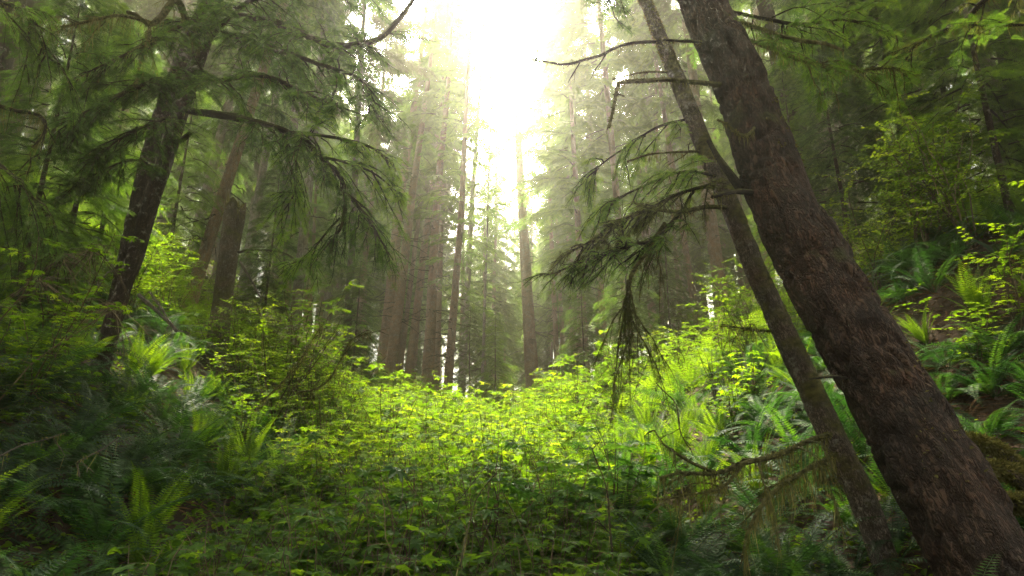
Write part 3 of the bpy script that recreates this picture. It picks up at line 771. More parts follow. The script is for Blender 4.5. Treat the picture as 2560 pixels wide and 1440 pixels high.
# moss cushion and root flare at the foot
mb = MB()
for (a, b, c, d) in [((2400, 1180, 5.45), (2560, 1200, 5.5), .05, 1), ((2440, 1260, 5.35), (2640, 1290, 5.2), .06, 2), ((2380, 1090, 5.6), (2530, 1150, 5.8), .03, 3)]:
    p0, p1 = P(*a), P(*b); pts, rad = resample([p0, (p0 + p1) / 2 + [0, 0, .05], p1, p1 + (p1 - p0) * .7 - [0, 0, .4]], [c * .5, c, c * 1.1, c * .8], .05)
    pts = pts - np.array(big.location)
    tube(mb, pts, rad, 20, 0, .5, bark_disp(.05, 6, .3)); fuzz(mb, pts, rad, rng, 5000, .05, 1)
link('root', mb.mesh('root', [M_bark_moss, M_mossh]), big)

# ---- the thin mossy tree leaning beside it
TT = [(2290, 1600, 5.8, 47), (2228, 1440, 5.9, 39), (2160, 1260, 6.0, 36), (2080, 1090, 6.15, 33), (1992, 900, 6.3, 30), (1900, 700, 6.5, 26), (1832, 530, 6.7, 23), (1762, 370, 6.9, 20), (1690, 190, 7.1, 19), (1612, 0, 7.3, 17), (1500, -260, 7.6, 15)]
e = link('leaning_tree', None); e.location = P(2290, 1600, 5.8)
tag(e, 'thin mossy tree leaning in front of the ferns beside the massive dark trunk', 'tree')
_, tt_pts, tt_rad = px_trunk(e, TT, M_bark_moss, 40, .03, [((-.5, .2, 2.5), .08), ((-.5, .2, 3), .04)], bark_disp(.016, 11, .14))
thin = e
mb = MB(); sel = tt_pts[: int(len(tt_pts) * .52)]; fuzz(mb, sel, tt_rad[: len(sel)] * 1.02, rng, 2200, .03, 0); fuzz(mb, tt_pts, tt_rad, rng, 300, .025, 0)
link('moss', mb.mesh('moss', [M_mossh]), thin)
world_limb(thin, [(1650, 104, 7.2), (1560, 112, 7.1), (1500, 138, 7.0), (1420, 160, 6.9), (1370, 155, 6.9), (1310, 145, 6.8)], .022, .006, 421, 'long sinuous bare limb reaching into the glare', twigs=3, tl=(.2, .5), fol=0, moss=.7, start=.3)
world_limb(thin, [(1680, 182, 7.1), (1600, 182, 7.0), (1532, 198, 6.9)], .014, .006, 422, twigs=1, fol=0, moss=.9)
world_limb(thin, [(1760, 380, 6.9), (1680, 380, 6.7), (1620, 385, 6.6), (1568, 402, 6.6)], .016, .006, 423, twigs=3, tl=(.1, .3), fol=0, moss=1.0)
world_limb(thin, [(1840, 518, 6.7), (1760, 520, 6.55), (1690, 532, 6.5), (1640, 525, 6.5), (1585, 508, 6.4)], .030, .008, 424, twigs=3, tl=(.2, .5), fol=.2, moss=1.1, needle=4)
world_limb(thin, [(1700, 530, 6.5), (1650, 590, 6.4), (1580, 612, 6.3), (1500, 640, 6.2), (1440, 660, 6.2), (1385, 685, 6.2)], .026, .005, 425, 'drooping mossy limb fanning out toward the clearing', twigs=24, tl=(.2, .65), fol=.7, moss=.45, needle=3, droop=.25, spray=.085, subs=4, flat=.35, lmax=.09)
world_limb(thin, [(1805, 470, 6.8), (1745, 470, 6.6), (1690, 490, 6.5), (1610, 530, 6.4), (1540, 560, 6.4), (1480, 600, 6.3), (1410, 640, 6.3)], .022, .005, 426, twigs=24, tl=(.2, .65), fol=.7, moss=.45, needle=4, droop=.22, spray=.085, subs=4, flat=.35, lmax=.09)
world_limb(thin, [(1660, 560, 6.5), (1620, 630, 6.4), (1575, 690, 6.3), (1572, 760, 6.3), (1580, 840, 6.25)], .022, .005, 427, 'vertical hanging limb ending above the right bank ferns', twigs=12, tl=(.3, .8), fol=.4, moss=1.2, needle=4, droop=.8, spray=.10, subs=4)
world_limb(thin, [(1790, 440, 6.7), (1700, 430, 6.6), (1600, 470, 6.6), (1500, 520, 6.6)], .02, .005, 428, twigs=14, tl=(.3, .8), fol=1.1, moss=.5, needle=3, droop=.5)
world_limb(thin, [(1720, 300, 7.0), (1640, 320, 7.0), (1560, 370, 7.2), (1480, 430, 7.4)], .02, .005, 429, twigs=12, tl=(.3, .8), fol=1.2, moss=.3, needle=3, droop=.5)
world_limb(thin, [(2075, 1085, 6.0), (2000, 1115, 5.7), (1930, 1140, 5.5), (1860, 1155, 5.35), (1790, 1180, 5.2), (1700, 1180, 5.1), (1650, 1195, 5.1)], .024, .006, 430, 'low limb draped with hanging moss', twigs=5, tl=(.2, .7), fol=0, moss=2.0, droop=.5, lmax=.34)
world_limb(thin, [(2090, 1135, 6.0), (2010, 1180, 5.7), (1950, 1215, 5.5), (1900, 1270, 5.35), (1868, 1340, 5.3), (1860, 1400, 5.3)], .022, .005, 431, 'lower moss draped limb curving to the ferns', twigs=5, tl=(.2, .6), fol=0, moss=2.0, droop=.6, lmax=.34)
world_limb(thin, [(1790, 1180, 5.2), (1720, 1150, 5.1), (1660, 1110, 5.0), (1640, 1080, 5.0)], .014, .004, 432, twigs=6, tl=(.2, .5), fol=0, moss=1.6, droop=.7, lmax=.26)
world_limb(thin, [(1860, 1155, 5.35), (1800, 1220, 5.2), (1700, 1240, 5.1), (1630, 1250, 5.1)], .014, .004, 433, twigs=6, tl=(.2, .5), fol=0, moss=1.6, droop=.6, lmax=.26)
world_limb(thin, [(1930, 828, 6.4), (1870, 822, 6.2), (1800, 815, 6.1)], .014, .004, 434, twigs=8, tl=(.15, .4), fol=0, moss=1.3, lmax=.2)

# ---- twin trunks on the left
e = link('twin_tree', None); e.location = P(250, 930, 9.4)
tag(e, 'twin brown trunks leaning right at the left, joined near the ground', 'tree')
twin = e
_, tw_pts, tw_rad = px_trunk(e, [(225, 1000, 9.2, 31), (255, 905, 9.3, 26), (296, 760, 9.4, 22), (338, 640, 9.5, 21), (374, 520, 9.6, 20), (413, 400, 9.7, 20), (447, 290, 9.8, 20), (500, 130, 9.9, 19), (548, 0, 10, 18), (640, -260, 10.2, 14)], M_bark_left, 44, .05, [((.3, .2, 3), .13), ((.2, .2, 4), .07)], bark_disp(.022, 9, .08), flare=True)
px_trunk(e, [(262, 900, 9.6, 25), (296, 740, 9.8, 22), (322, 610, 9.9, 21), (346, 500, 10, 20), (372, 390, 10.1, 19), (402, 290, 10.2, 19), (462, 130, 10.4, 18), (512, 0, 10.6, 16), (590, -260, 10.8, 13)], M_bark_left, 40, .05, [((.2, .2, 3), .11), ((.2, .2, 4), .06)], bark_disp(.022, 9, .08))
world_limb(twin, [(436, 355, 9.7), (458, 346, 9.5), (476, 332, 9.4)], .05, .035, 440, twigs=0, fol=0, moss=.3)
world_limb(twin, [(455, 275, 9.7), (510, 282, 9.2), (590, 294, 8.7), (650, 310, 8.4), (715, 328, 8.2), (760, 350, 8.0), (800, 390, 7.9), (848, 440, 7.8), (862, 480, 7.8), (856, 560, 7.8), (830, 600, 7.8)], .055, .010, 441, 'long dark limb sweeping right and down', twigs=9, tl=(.4, 1.1), fol=.8, moss=.35, needle=1, droop=.4, spray=.115, start=.4, subs=3)
world_limb(twin, [(715, 328, 8.2), (780, 335, 8.0), (850, 345, 7.9), (920, 365, 7.8), (975, 400, 7.8)], .03, .006, 442, twigs=13, tl=(.4, 1.0), fol=.9, moss=.3, needle=3, droop=.35, spray=.115, subs=3)
world_limb(twin, [(855, 470, 7.8), (900, 520, 7.7), (940, 580, 7.6), (985, 650, 7.6)], .02, .005, 443, twigs=12, tl=(.3, .8), fol=.9, moss=.3, needle=3, droop=.4, spray=.115, subs=3)
world_limb(twin, [(800, 390, 7.9), (860, 405, 7.7), (930, 430, 7.6), (990, 480, 7.6)], .02, .005, 444, twigs=12, tl=(.3, .9), fol=.9, moss=.3, needle=3, droop=.35, spray=.115, subs=3)
world_limb(twin, [(850, 545, 7.8), (810, 590, 7.8), (770, 640, 7.9), (730, 660, 7.9)], .016, .005, 445, twigs=12, tl=(.3, .8), fol=.9, moss=.3, needle=3, droop=.35, spray=.115, subs=3)
world_limb(twin, [(715, 328, 8.2), (720, 400, 8.2), (740, 470, 8.2), (700, 540, 8.3)], .018, .005, 446, twigs=12, tl=(.3, .9), fol=.9, moss=.3, needle=3, droop=.35, spray=.115, subs=3)
# upper limbs of the twin tree, crossing the top left of the picture
world_limb(twin, [(560, 30, 9.9), (700, 60, 8.8), (820, 110, 8.0), (900, 110, 7.6), (960, 90, 7.4), (1030, 5, 7.2), (1050, -40, 7.2)], .05, .02, 447, 'dark limb rising into the glare at the top', twigs=8, tl=(.4, 1.1), fol=.7, moss=.3, needle=1, droop=.25, spray=.115, subs=3)
world_limb(twin, [(560, 80, 9.7), (680, 120, 8.8), (800, 160, 8.2), (900, 200, 7.9), (930, 260, 7.8)], .04, .008, 448, twigs=12, tl=(.4, 1.1), fol=.85, moss=.3, droop=.25, spray=.115, subs=3)
world_limb(twin, [(480, 210, 9.6), (560, 200, 8.8), (660, 190, 8.2), (780, 240, 7.8), (860, 270, 7.6)], .035, .006, 449, twigs=13, tl=(.4, 1.1), fol=.9, moss=.4, droop=.25, spray=.115, subs=3)
world_limb(twin, [(500, 130, 9.9), (600, 20, 9.0), (740, -30, 8.4), (900, -40, 8.0)], .04, .008, 450, twigs=14, tl=(.4, 1.2), fol=.9, moss=.3, droop=.3, spray=.115, subs=3)
world_limb(twin, [(470, 230, 9.6), (420, 210, 8.8), (350, 215, 8.2), (250, 260, 7.8), (170, 310, 7.6)], .035, .006, 451, twigs=14, tl=(.4, 1.1), fol=1.0, moss=.3, droop=.25, spray=.115, subs=3)
world_limb(twin, [(440, 290, 9.6), (400, 300, 8.8), (330, 330, 8.4), (240, 390, 8.2)], .03, .006, 452, twigs=14, tl=(.4, 1.0), fol=1.0, moss=.3, droop=.25, spray=.115, subs=3)
world_limb(twin, [(500, 120, 9.8), (470, 60, 9.0), (440, 0, 8.6), (400, 45, 8.4), (372, 62, 8.3), (340, 35, 8.2), (318, 30, 8.1)], .06, .02, 453, 'thick contorted limb coated with pale moss', twigs=2, tl=(.3, .6), fol=0, moss=2.0, lmax=.4)
world_limb(twin, [(372, 55, 8.3), (300, 40, 8.1), (230, 50, 7.9), (160, 65, 7.8), (60, 75, 7.6)], .026, .006, 454, 'moss hung branch reaching left', twigs=5, tl=(.3, .8), fol=.1, moss=1.8, lmax=.4)
world_limb(twin, [(375, 60, 8.3), (372, 110, 8.2), (350, 160, 8.2), (345, 200, 8.2)], .024, .006, 455, twigs=5, tl=(.3, .5), fol=0, moss=2.0, lmax=.35)
for k in range(16):
    q = rng.uniform(.45, .8); i = int(q * len(tw_pts)); az = rng.choice([rng.uniform(-.9, .7), rng.uniform(2.2, 4.2), rng.uniform(4.2, 5.6)])
    add_branch(twin, LIMBS[k % 6], tw_pts[i], az, rng.uniform(-.15, .2), rng.uniform(.7, 1.25), rng.uniform(-.2, .2))
for k in range(10):                                       # crown of the great trunk, mostly above the frame
    i = int(rng.uniform(.62, .95) * len(bt_pts))
    add_branch(big, LIMBS[k % 6], bt_pts[i], rng.uniform(-1.2, 1.6), rng.uniform(-.1, .3), rng.uniform(.8, 1.3), 0)
for k in range(12):
    i = int(rng.uniform(.6, .97) * len(tt_pts))
    add_branch(thin, LIMBS[k % 6], tt_pts[i], rng.uniform(1.4, 4.4), rng.uniform(-.2, .1), rng.uniform(.5, .95), 0)

# live crowns of the leaning trees, mostly above the picture, widened to shade foreground
for tree_, p_, k, s_, zz in ((big, bt_pts, 0, 1.2, 1.0), (thin, tt_pts, 1, 1.05, .85), (twin, tw_pts, 2, .9, .9)):
    q = p_[int(len(p_) * .86)]; c = link('crown', CROWNS[k], tree_); c.scale = (s_ * 1.15, s_ * 1.15, .62 * zz)
    c.location = Vector(q) - Vector((0, 0, [9, 10, 12][k] * .62 * zz - .6))
world_limb(twin, [(540, 40, 10), (460, 60, 8.9), (380, 110, 8.3), (280, 150, 8.0), (180, 200, 7.8)], .03, .006, 458, twigs=15, tl=(.3, .9), fol=1.0, moss=.5, droop=.25, spray=.115, subs=3)
world_limb(twin, [(400, 420, 9.7), (330, 400, 8.9), (250, 430, 8.6), (160, 480, 8.4)], .02, .005, 459, twigs=15, tl=(.3, .8), fol=1.0, moss=.3, droop=.25, spray=.115, subs=3)
# ---- broken stump with a mossy top
sx = [(528, 960, 13.7, 30), (545, 840, 13.8, 28), (556, 765, 14, 25), (563, 700, 14, 24), (574, 620, 14, 25), (584, 550, 14, 27), (588, 512, 14, 26)]
e = link('broken_stump', None); e.location = P(550, 800, 14); tag(e, 'broken off mossy trunk with a ragged top, left of the bright shrubs', 'stump')
o_, pts, rad = px_trunk(e, sx, M_bark_moss, 36, .05, None, bark_disp(.02, 9, .1), cap=True)
me = o_.data
for v in me.vertices:                                      # ragged break
    if (v.co - Vector(pts[-1])).length < .7 and v.co.z > pts[-1][2] - .12:
        v.co.z += .34 * float(vnoise(np.array(v.co) * [11, 11, 0], 4)) + .12 * float(vnoise(np.array(v.co) * [30, 30, 0], 5)) - .14 * (v.co.x - pts[-1][0]) / .2
mb = MB(); fuzz(mb, pts[-6:], rad[-6:], rng, 2600, .07, 0); strands(mb, pts[-4:] + [-.15, -.1, 0], rng, 500, .08, .4, 0, .06); strands(mb, pts[-4:] + [.12, -.15, 0], rng, 400, .08, .5, 0, .06)
link('moss', mb.mesh('moss', [M_mossh]), e)
mb = MB(); limb(mb, [[.1, 0, 0], [.7, -.1, .02], [1.3, -.2, -.1], [1.8, -.2, -.45]], .03, .006, 461, twigs=9, tl=(.3, .7), fol=.8, moss=.3, needle=3)
b = link('branch', mb.mesh('branch', LM), e); b.location = Vector(pts[int(len(pts) * .72)])

# loose limbs hanging in from trees that stand outside the picture: dark top right and the far left
def hanging(label, pl, r0, r1, seed, **k):
    mb = MB(); p = np.array([P(*q) for q in pl]); limb(mb, p - p[0], r0, r1, seed, **k)
    o = link('overhanging_branch', mb.mesh('overhanging_branch', LM)); o.location = p[0]; return tag(o, label, 'branch')
hanging('dark mossy branch slanting down from the top right corner', [(2640, -120, 5.6), (2540, -40, 5.8), (2460, 0, 6.0), (2400, 62, 6.2), (2330, 90, 6.4), (2280, 120, 6.5), (2262, 150, 6.6)], .035, .010, 471, twigs=4, tl=(.3, .8), fol=.5, moss=1.1, needle=4)
hanging('thin branch crossing level under the top right corner', [(2660, 55, 5.7), (2560, 62, 5.8), (2480, 66, 6.0), (2400, 62, 6.2), (2360, 75, 6.2)], .016, .008, 472, twigs=6, tl=(.3, .8), fol=.8, moss=.8, needle=1)
hanging('dark foliage spray hanging into the top left corner', [(-140, -60, 5.0), (0, 0, 5.2), (70, 40, 5.4), (110, 130, 5.6)], .03, .006, 473, twigs=16, tl=(.3, .9), fol=1.1, moss=.5, droop=.8)
hanging('pale moss covered branch bent downward at the far left', [(-80, 230, 6.6), (20, 270, 6.8), (100, 290, 7.0), (112, 330, 7.0), (80, 370, 7.0)], .028, .010, 474, twigs=3, tl=(.3, .6), fol=.2, moss=1.8, lmax=.3)
hanging('needled branch low at the far left edge above the ferns', [(-160, 330, 6.0), (-20, 400, 6.2), (60, 470, 6.4), (120, 540, 6.5)], .03, .006, 475, twigs=14, tl=(.4, 1.0), fol=1.1, moss=.3, droop=.7)

# ------------------------------------------------------------------ ferns
def fern_mesh(seed, nf=17, L=.85, el=(35, 75), curl=1.5, mat=None, dead=5, pin=.105, pw=1.0):
    r = np.random.default_rng(seed); mb = MB()
    def frond(az, e0, l, curl, m, va, pscale=1.0):
        n = 36; t = np.linspace(0, 1, n)
        e = e0 - curl * t ** 1.6; ds = l / n
        yaw = az + r.normal(0, .25) * t
        h = np.cumsum(np.cos(e)) * ds; z = np.cumsum(np.sin(e)) * ds
        pts = np.stack([np.cos(yaw) * h, np.sin(yaw) * h, z], 1)
        T = norm(np.gradient(pts, axis=0)); S = np.stack([-np.sin(yaw), np.cos(yaw), yaw * 0], 1); S = norm(S + r.normal(0, .15) * np.array([0, 0, 1])); Nn = np.cross(T, S)
        Nn = np.where(Nn[:, 2:] < 0, Nn, Nn)
        tube(mb, pts[::5], np.linspace(.0045, .0015, len(pts[::5])), 3, m, max(0, va - .1))
        k = np.arange(4, n); prof = np.minimum(1, (t[k] - .05) * 5) * (1 - t[k] ** 2.2 * .92)
        for s in (-1, 1):
            d = S[k] * s + T[k] * .35 - Nn[k] * 0 + r.normal(0, .05, (len(k), 3))
            up = np.cross(T[k], S[k]); up = up * np.sign(up[:, 2:] + 1e-6)
            stamp(mb, BL[0] * [1, 1.05 * pw, 1], BL[1], pts[k], d - up * .12, up, pin * pscale * (l / .85) * prof, m, np.clip(va + r.normal(0, .05, len(k)), 0, 1))
    for i in range(nf):
        az = i * 2.4 + r.normal(0, .3)
        frond(az, math.radians(r.uniform(*el)), L * r.uniform(.7, 1.1), curl * r.uniform(.6, 1.25), 0, r.uniform(.15, .7))
    for i in range(dead):
        frond(r.uniform(0, 6.28), math.radians(r.uniform(0, 35)), L * r.uniform(.5, .8), curl * r.uniform(.9, 1.5), 1, r.uniform(.2, .9), .6)
    return mb.mesh('fern', [mat or M_fern, M_dead])
FERN = [fern_mesh(500 + k, 18 + k % 3, .95, (30, 72), 1.55) for k in range(5)]
FERN_NEW = [fern_mesh(520 + k, 15, .72, (58, 84), .7, M_fern_new, 3) for k in range(3)]
FERN_DEAD = [fern_mesh(530, 3, .6, (20, 60), 1.6, M_fern, 12)]

# ------------------------------------------------------------------ shrubs
def bush(mb, base, Ht, r, nst=5, spread=.5, leaf=TRI, ls=.13, nside=7, sl=.45, lps=6, flat=.25, t0=.3, sr=.010, vb=0.0, down=.25):
    pos, dr, nm, scl, va = [], [], [], [], []
    for s in range(nst):
        az = r.uniform(0, 6.28); lean = r.uniform(.15, 1) * spread; h = Ht * r.uniform(.7, 1.08)
        t = np.linspace(0, 1, 9)
        wob = r.normal(0, .02, (9, 2)).cumsum(0) * h
        st = np.array(base) + np.stack([np.cos(az) * lean * h * t ** 1.5 + wob[:, 0], np.sin(az) * lean * h * t ** 1.5 + wob[:, 1], h * t - .12 * h * lean * t ** 2], 1)
        tube(mb, st, np.linspace(sr, sr * .3, 9), 4, 1, r.uniform(.1, .9))
        for k in range(nside):
            q = t0 + (1 - t0) * (k + r.random()) / nside; b = np.array([np.interp(q, t, st[:, c]) for c in range(3)])
            a = az + k * 2.4 + r.normal(0, .4); l = sl * r.uniform(.5, 1.15) * (1.1 - .5 * q)
            d = np.array([math.cos(a), math.sin(a), r.uniform(-.05, .45)])
            tt = np.linspace(0, 1, 5); tw = b + d * l * tt[:, None] - np.array([0, 0, down * l]) * (tt ** 2)[:, None]
            tube(mb, tw, np.linspace(sr * .35, .0012, 5), 3, 1, r.uniform(.1, .8))
            n = lps; lt = np.clip((np.arange(n) + .6 + r.random(n) * .5) / n, 0, 1)
            p = np.stack([np.interp(lt, tt, tw[:, c]) for c in range(3)], 1)
            sd_ = np.where(np.arange(n) % 2, 1, -1)[:, None]; sd_[-1] = 0
            side = np.array([-d[1], d[0], 0]); fw = d / np.linalg.norm(d)
            dd = fw * r.uniform(.3, .8, (n, 1)) + side * sd_ * r.uniform(.6, 1, (n, 1)) + r.normal(0, .14, (n, 3)) + [0, 0, -.16]
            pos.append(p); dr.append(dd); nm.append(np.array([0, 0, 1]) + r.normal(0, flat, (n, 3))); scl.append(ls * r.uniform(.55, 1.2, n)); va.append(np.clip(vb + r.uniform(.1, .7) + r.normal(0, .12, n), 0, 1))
    stamp(mb, leaf[0], leaf[1], np.concatenate(pos), np.concatenate(dr), np.concatenate(nm), np.concatenate(scl), 0, np.concatenate(va))
def bush_mesh(name, seed, mats, **k):
    mb = MB(); bush(mb, (0, 0, -.05), k.pop('Ht'), np.random.default_rng(seed), **k); return mb.mesh(name, mats)
SH_SALM = [bush_mesh('shrub', 600 + k, [M_salmon, M_stem], Ht=1.5, nst=9, spread=.55, leaf=TRI, ls=.13, nside=7, sl=.42, lps=5) for k in range(3)]
SH_THIM = [bush_mesh('shrub', 610 + k, [M_maple, M_stem], Ht=1.15, nst=7, spread=.5, leaf=PALM, ls=.15, nside=4, sl=.28, lps=3, flat=.2) for k in range(3)]
SH_BIG = [bush_mesh('shrub', 640 + k, [M_maple_dark, M_stem], Ht=1.35, nst=6, spread=.55, leaf=PALM7, ls=.24, nside=4, sl=.34, lps=3, flat=.22) for k in range(2)]
SH_FINE = [bush_mesh('shrub', 620 + k, [M_fine, M_stem], Ht=2.6, nst=9, spread=.55, leaf=OV, ls=.062, nside=15, sl=.85, lps=15, flat=.3, t0=.22, sr=.014, down=.1) for k in range(3)]
SH_MAPLE = [bush_mesh('shrub', 630 + k, [M_maple, M_stem], Ht=2.2, nst=5, spread=.75, leaf=PALM7, ls=.105, nside=12, sl=.7, lps=7, flat=.12, t0=.2, sr=.013, down=.12) for k in range(2)]
SAPL = [crown_mesh(650 + k, 5.5, .5, 1.25, 95, .20, 1.5, .35, M_needle_bright if k else M_needle, 0, SPRAY) for k in range(2)]
SEEN = []
def place(mesh, name, px, py, dist, label, cat, group=None, s=1.0, rz=None, sink=0.0, at=None, tilt=.0):
    if at is None:
        b = ground_pt(px, py, dist)
    else: b = np.array([at[0], at[1], float(H(*at))])
    o = link(name, mesh); o.location = b - np.array([0, 0, sink])
    o.rotation_euler = (rng.normal(0, tilt), rng.normal(0, tilt), rng.uniform(0, 6.28) if rz is None else rz)
    o.scale = (s, s, s * rng.uniform(.92, 1.08))
    return tag(o, label, cat, group)
S_ = lambda L_, k: L_[k % len(L_)]
# named big shrubs: (px, dist, scale, mesh list, label)
named = [
 (720, 11.5, 1.05, SH_FINE, 'large airy shrub of tiny bright leaves filling the left middle ground'),
 (840, 12.5, .85, SH_FINE, 'fine leaved shrub arching over the thicket right of the large airy one'),
 (760, 13.2, 1.25, SH_FINE, 'broad sunlit shrub with many tiny leaves, highest of the left mounds'),
 (850, 11.0, .75, SH_FINE, 'fine leaved shrub spilling onto the edge of the bramble thicket'),
 (640, 13.0, .8, SH_FINE, 'fine leaved shrub at the foot of the broken stump'),
 (790, 15.0, 1.0, SH_MAPLE, 'yellow green maple shrub with layered sprays under the speckled pale trunk'),
 (690, 16.0, 1.0, SH_MAPLE, 'lobed leaf shrub behind the large airy shrub'),
 (420, 13.5, .9, SH_FINE, 'green shrub between the twin trunks and the stump'),
 (330, 12.0, .9, SH_FINE, 'dim shrub immediately behind the twin trunks'),
 (120, 6.6, .85, SH_MAPLE, 'dark vine maple with flat layers of lobed leaves at the left edge'),
 (30, 6.0, .8, SH_MAPLE, 'vine maple touching the left border above the dark ferns'),
 (210, 7.6, .6, SH_MAPLE, 'small vine maple reaching toward the twin trunks'),
 (1395, 13.5, 1.35, SH_SALM, 'bright mounded shrub on bare canes right of the clearing'),
 (1330, 15.5, 1.05, SH_SALM, 'glowing yellow shrub under the stout knobby trunk'),
 (1460, 15.0, .9, SH_SALM, 'yellow green shrub leaning on the right bank foot'),
 (875, 14.5, 1.5, SH_SALM, 'tall bright mound where the thicket meets the left bank'),
 (1440, 16.5, 1.5, SH_SALM, 'tall bright mound where the thicket meets the right bank'),
 (1540, 17.0, 1.45, SH_SALM, 'bright mound climbing the right bank under the hanging limb'),
 (1380, 7.2, 1.15, SH_BIG, 'bush with the largest lobed leaves, right of the middle foreground'),
 (1180, 6.2, 1.0, SH_BIG, 'bush with large lobed leaves in the middle of the foreground'),
 (1530, 8.2, 1.1, SH_BIG, 'large leaved bush at the foot of the right bank ferns'),
 (900, 5.6, .9, SH_BIG, 'bush with large lobed leaves left of the foreground middle'),
 (1000, 14.5, 1.5, SH_SALM, 'tallest glowing mound of the thicket below the close pair of trunks'),
 (930, 13.0, 1.25, SH_SALM, 'glowing mound at the left end of the bright thicket'),
 (1120, 16.0, 1.0, SH_SALM, 'bright shrub below the spruce with dead branches'),
 (1230, 17.0, .9, SH_SALM, 'bright shrub at the middle notch of the clearing'),
 (1790, 14.5, 1.1, SH_MAPLE, 'bright maple shrub crowning the right bank'),
 (1700, 15.5, .9, SH_MAPLE, 'lime shrub left of the one crowning the right bank'),
 (1860, 13.5, .8, SH_FINE, 'dusky shrub tucked between the two leaning trunks'),
 (2330, 10.5, 1.15, SH_FINE, 'tall many stemmed huckleberry with a flat dark green top'),
 (2190, 11.5, .95, SH_FINE, 'huckleberry right of the massive trunk with pale crooked stems'),
 (2440, 9.5, 1.0, SH_FINE, 'huckleberry right of the tall flat topped one'),
 (2520, 8.2, .8, SH_MAPLE, 'lobed leaf shrub glowing green at the right edge'),
 (2400, 8.0, .55, SH_MAPLE, 'small lobed leaf shrub above the bare earth slip'),
]
for k, (px, dist, s, ml, lab) in enumerate(named):
    p = P(px, 700, dist); place(S_(ml, k), 'shrub', 0, 0, 0, lab, 'shrub', at=(p[0], p[1]), s=s, sink=.05)
    SEEN.append((p[0], p[1]))
# young conifers of the understorey
for k, (px, dist, s, lab) in enumerate([
 (70, 9.0, 1.0, 'young dark hemlock with drooping sprays at the left border'), (170, 11.0, 1.1, 'young hemlock left of the twin trunks'),
 (250, 13.5, 1.2, 'young hemlock standing behind the young hemlock left of the twin trunks'), (430, 17.0, 1.2, 'young hemlock in the gap right of the twin trunks'),
 (905, 22, .85, 'light green hemlock sapling left of the close pair of trunks'), (1240, 25, .8, 'pale green hemlock sapling at centre by the whitish thin trunk'),
 (1180, 31, 1.0, 'hazy hemlock sapling behind the thin whitish trunk'), (1560, 21, 1.0, 'hemlock sapling under the drooping mossy limb'), (1660, 24, 1.0, 'hemlock sapling left of the reddish trunk'),
 (2010, 15, 1.2, 'young hemlock close right of the massive trunk'), (2120, 13, 1.2, 'young hemlock over the huckleberry with pale stems'), (2300, 14, 1.5, 'tall young hemlock behind the flat topped huckleberry'),
 (2440, 12, 1.5, 'young hemlock in the dim right hand wood'), (2540, 10.5, 1.4, 'young hemlock at the right border above the shrubs'),
 (680, 20, 1.1, 'young hemlock behind the maple shrubs at left'), (1450, 24, .9, 'hemlock sapling in the haze right of centre')]):
    p = P(px, 600, dist)
    e = link('young_conifer', None); z = float(H(p[0], p[1])); e.location = (p[0], p[1], z - .1); tag(e, lab, 'young conifer')
    e.rotation_euler = (0, 0, k * 1.3)
    c = link('crown', SAPL[k % 2], e); c.scale = (s, s, s)
    if k == 0:
        mb = MB(); tube(mb, np.array([[0, 0, -.3], [.02, 0, 2], [0, .03, 4], [0, 0, 5.4]]), [.05, .035, .02, .004], 8, 0); SAPT = mb.mesh('trunk', [M_bark_left], True)
    t = link('trunk', SAPT, e); t.scale = (s, s, s)

# ferns, spaced over both banks, nearest and largest first
cand = []
r = np.random.default_rng(77)
tries = 0
while len(cand) < 900 and tries < 120000:
    tries += 1
    y = r.uniform(2.9, 20) if r.random() < .6 else r.uniform(2.9, 9); x = r.uniform(-.85, .85) * y + r.normal(0, .3)
    d = x - float(xc(y))
    if abs(d) < 1.15 + .06 * y: continue
    if abs(x) > .78 * y + .6: continue
    if x > 5.2 and 6 < y < 11.5 and x < 8.3 and r.random() < .92: continue       # slip of bare earth
    if y > 13 and r.random() < .35: continue
    md = .31 + .020 * y
    if any((x - a) ** 2 + (y - b) ** 2 < md * md for a, b, *_ in cand): continue
    bx_, by_, zc_ = project(np.array([x, y, float(H(x, y)) + .3]))
    if not (-250 < bx_ < 2810 and by_ < 1700): continue
    if math.hypot(x - 3.5, y - 5.2) < .8 or (x > 2.5 and y < 5.3 and r.random() < .75): continue
    cand.append((x, y))
FL = {('L', 'o', 'n'): 'dark glossy sword fern low on the left bank among others alike', ('L', 'o', 'f'): 'dark sword fern high on the left bank beyond the twin trunks',
      ('R', 'o', 'n'): 'dark bluish sword fern on the near right bank below the leaning trunks', ('R', 'o', 'f'): 'arching sword fern higher on the right bank behind the thin leaning tree',
      ('L', 'w', 'n'): 'upright light green fern on the near left bank', ('L', 'w', 'f'): 'upright light green fern beyond the twin trunks at left',
      ('R', 'w', 'n'): 'upright yellow green fern on the near right bank', ('R', 'w', 'f'): 'upright yellow green fern high on the sunny right bank',
      ('L', 'd', 'n'): 'withered brown fern drooping on the near left bank', ('L', 'd', 'f'): 'withered brown fern far up the left bank',
      ('R', 'd', 'n'): 'withered brown fern drooping on the near right bank', ('R', 'd', 'f'): 'withered brown fern far up the right bank'}
cand = sorted(cand, key=lambda q: q[1])
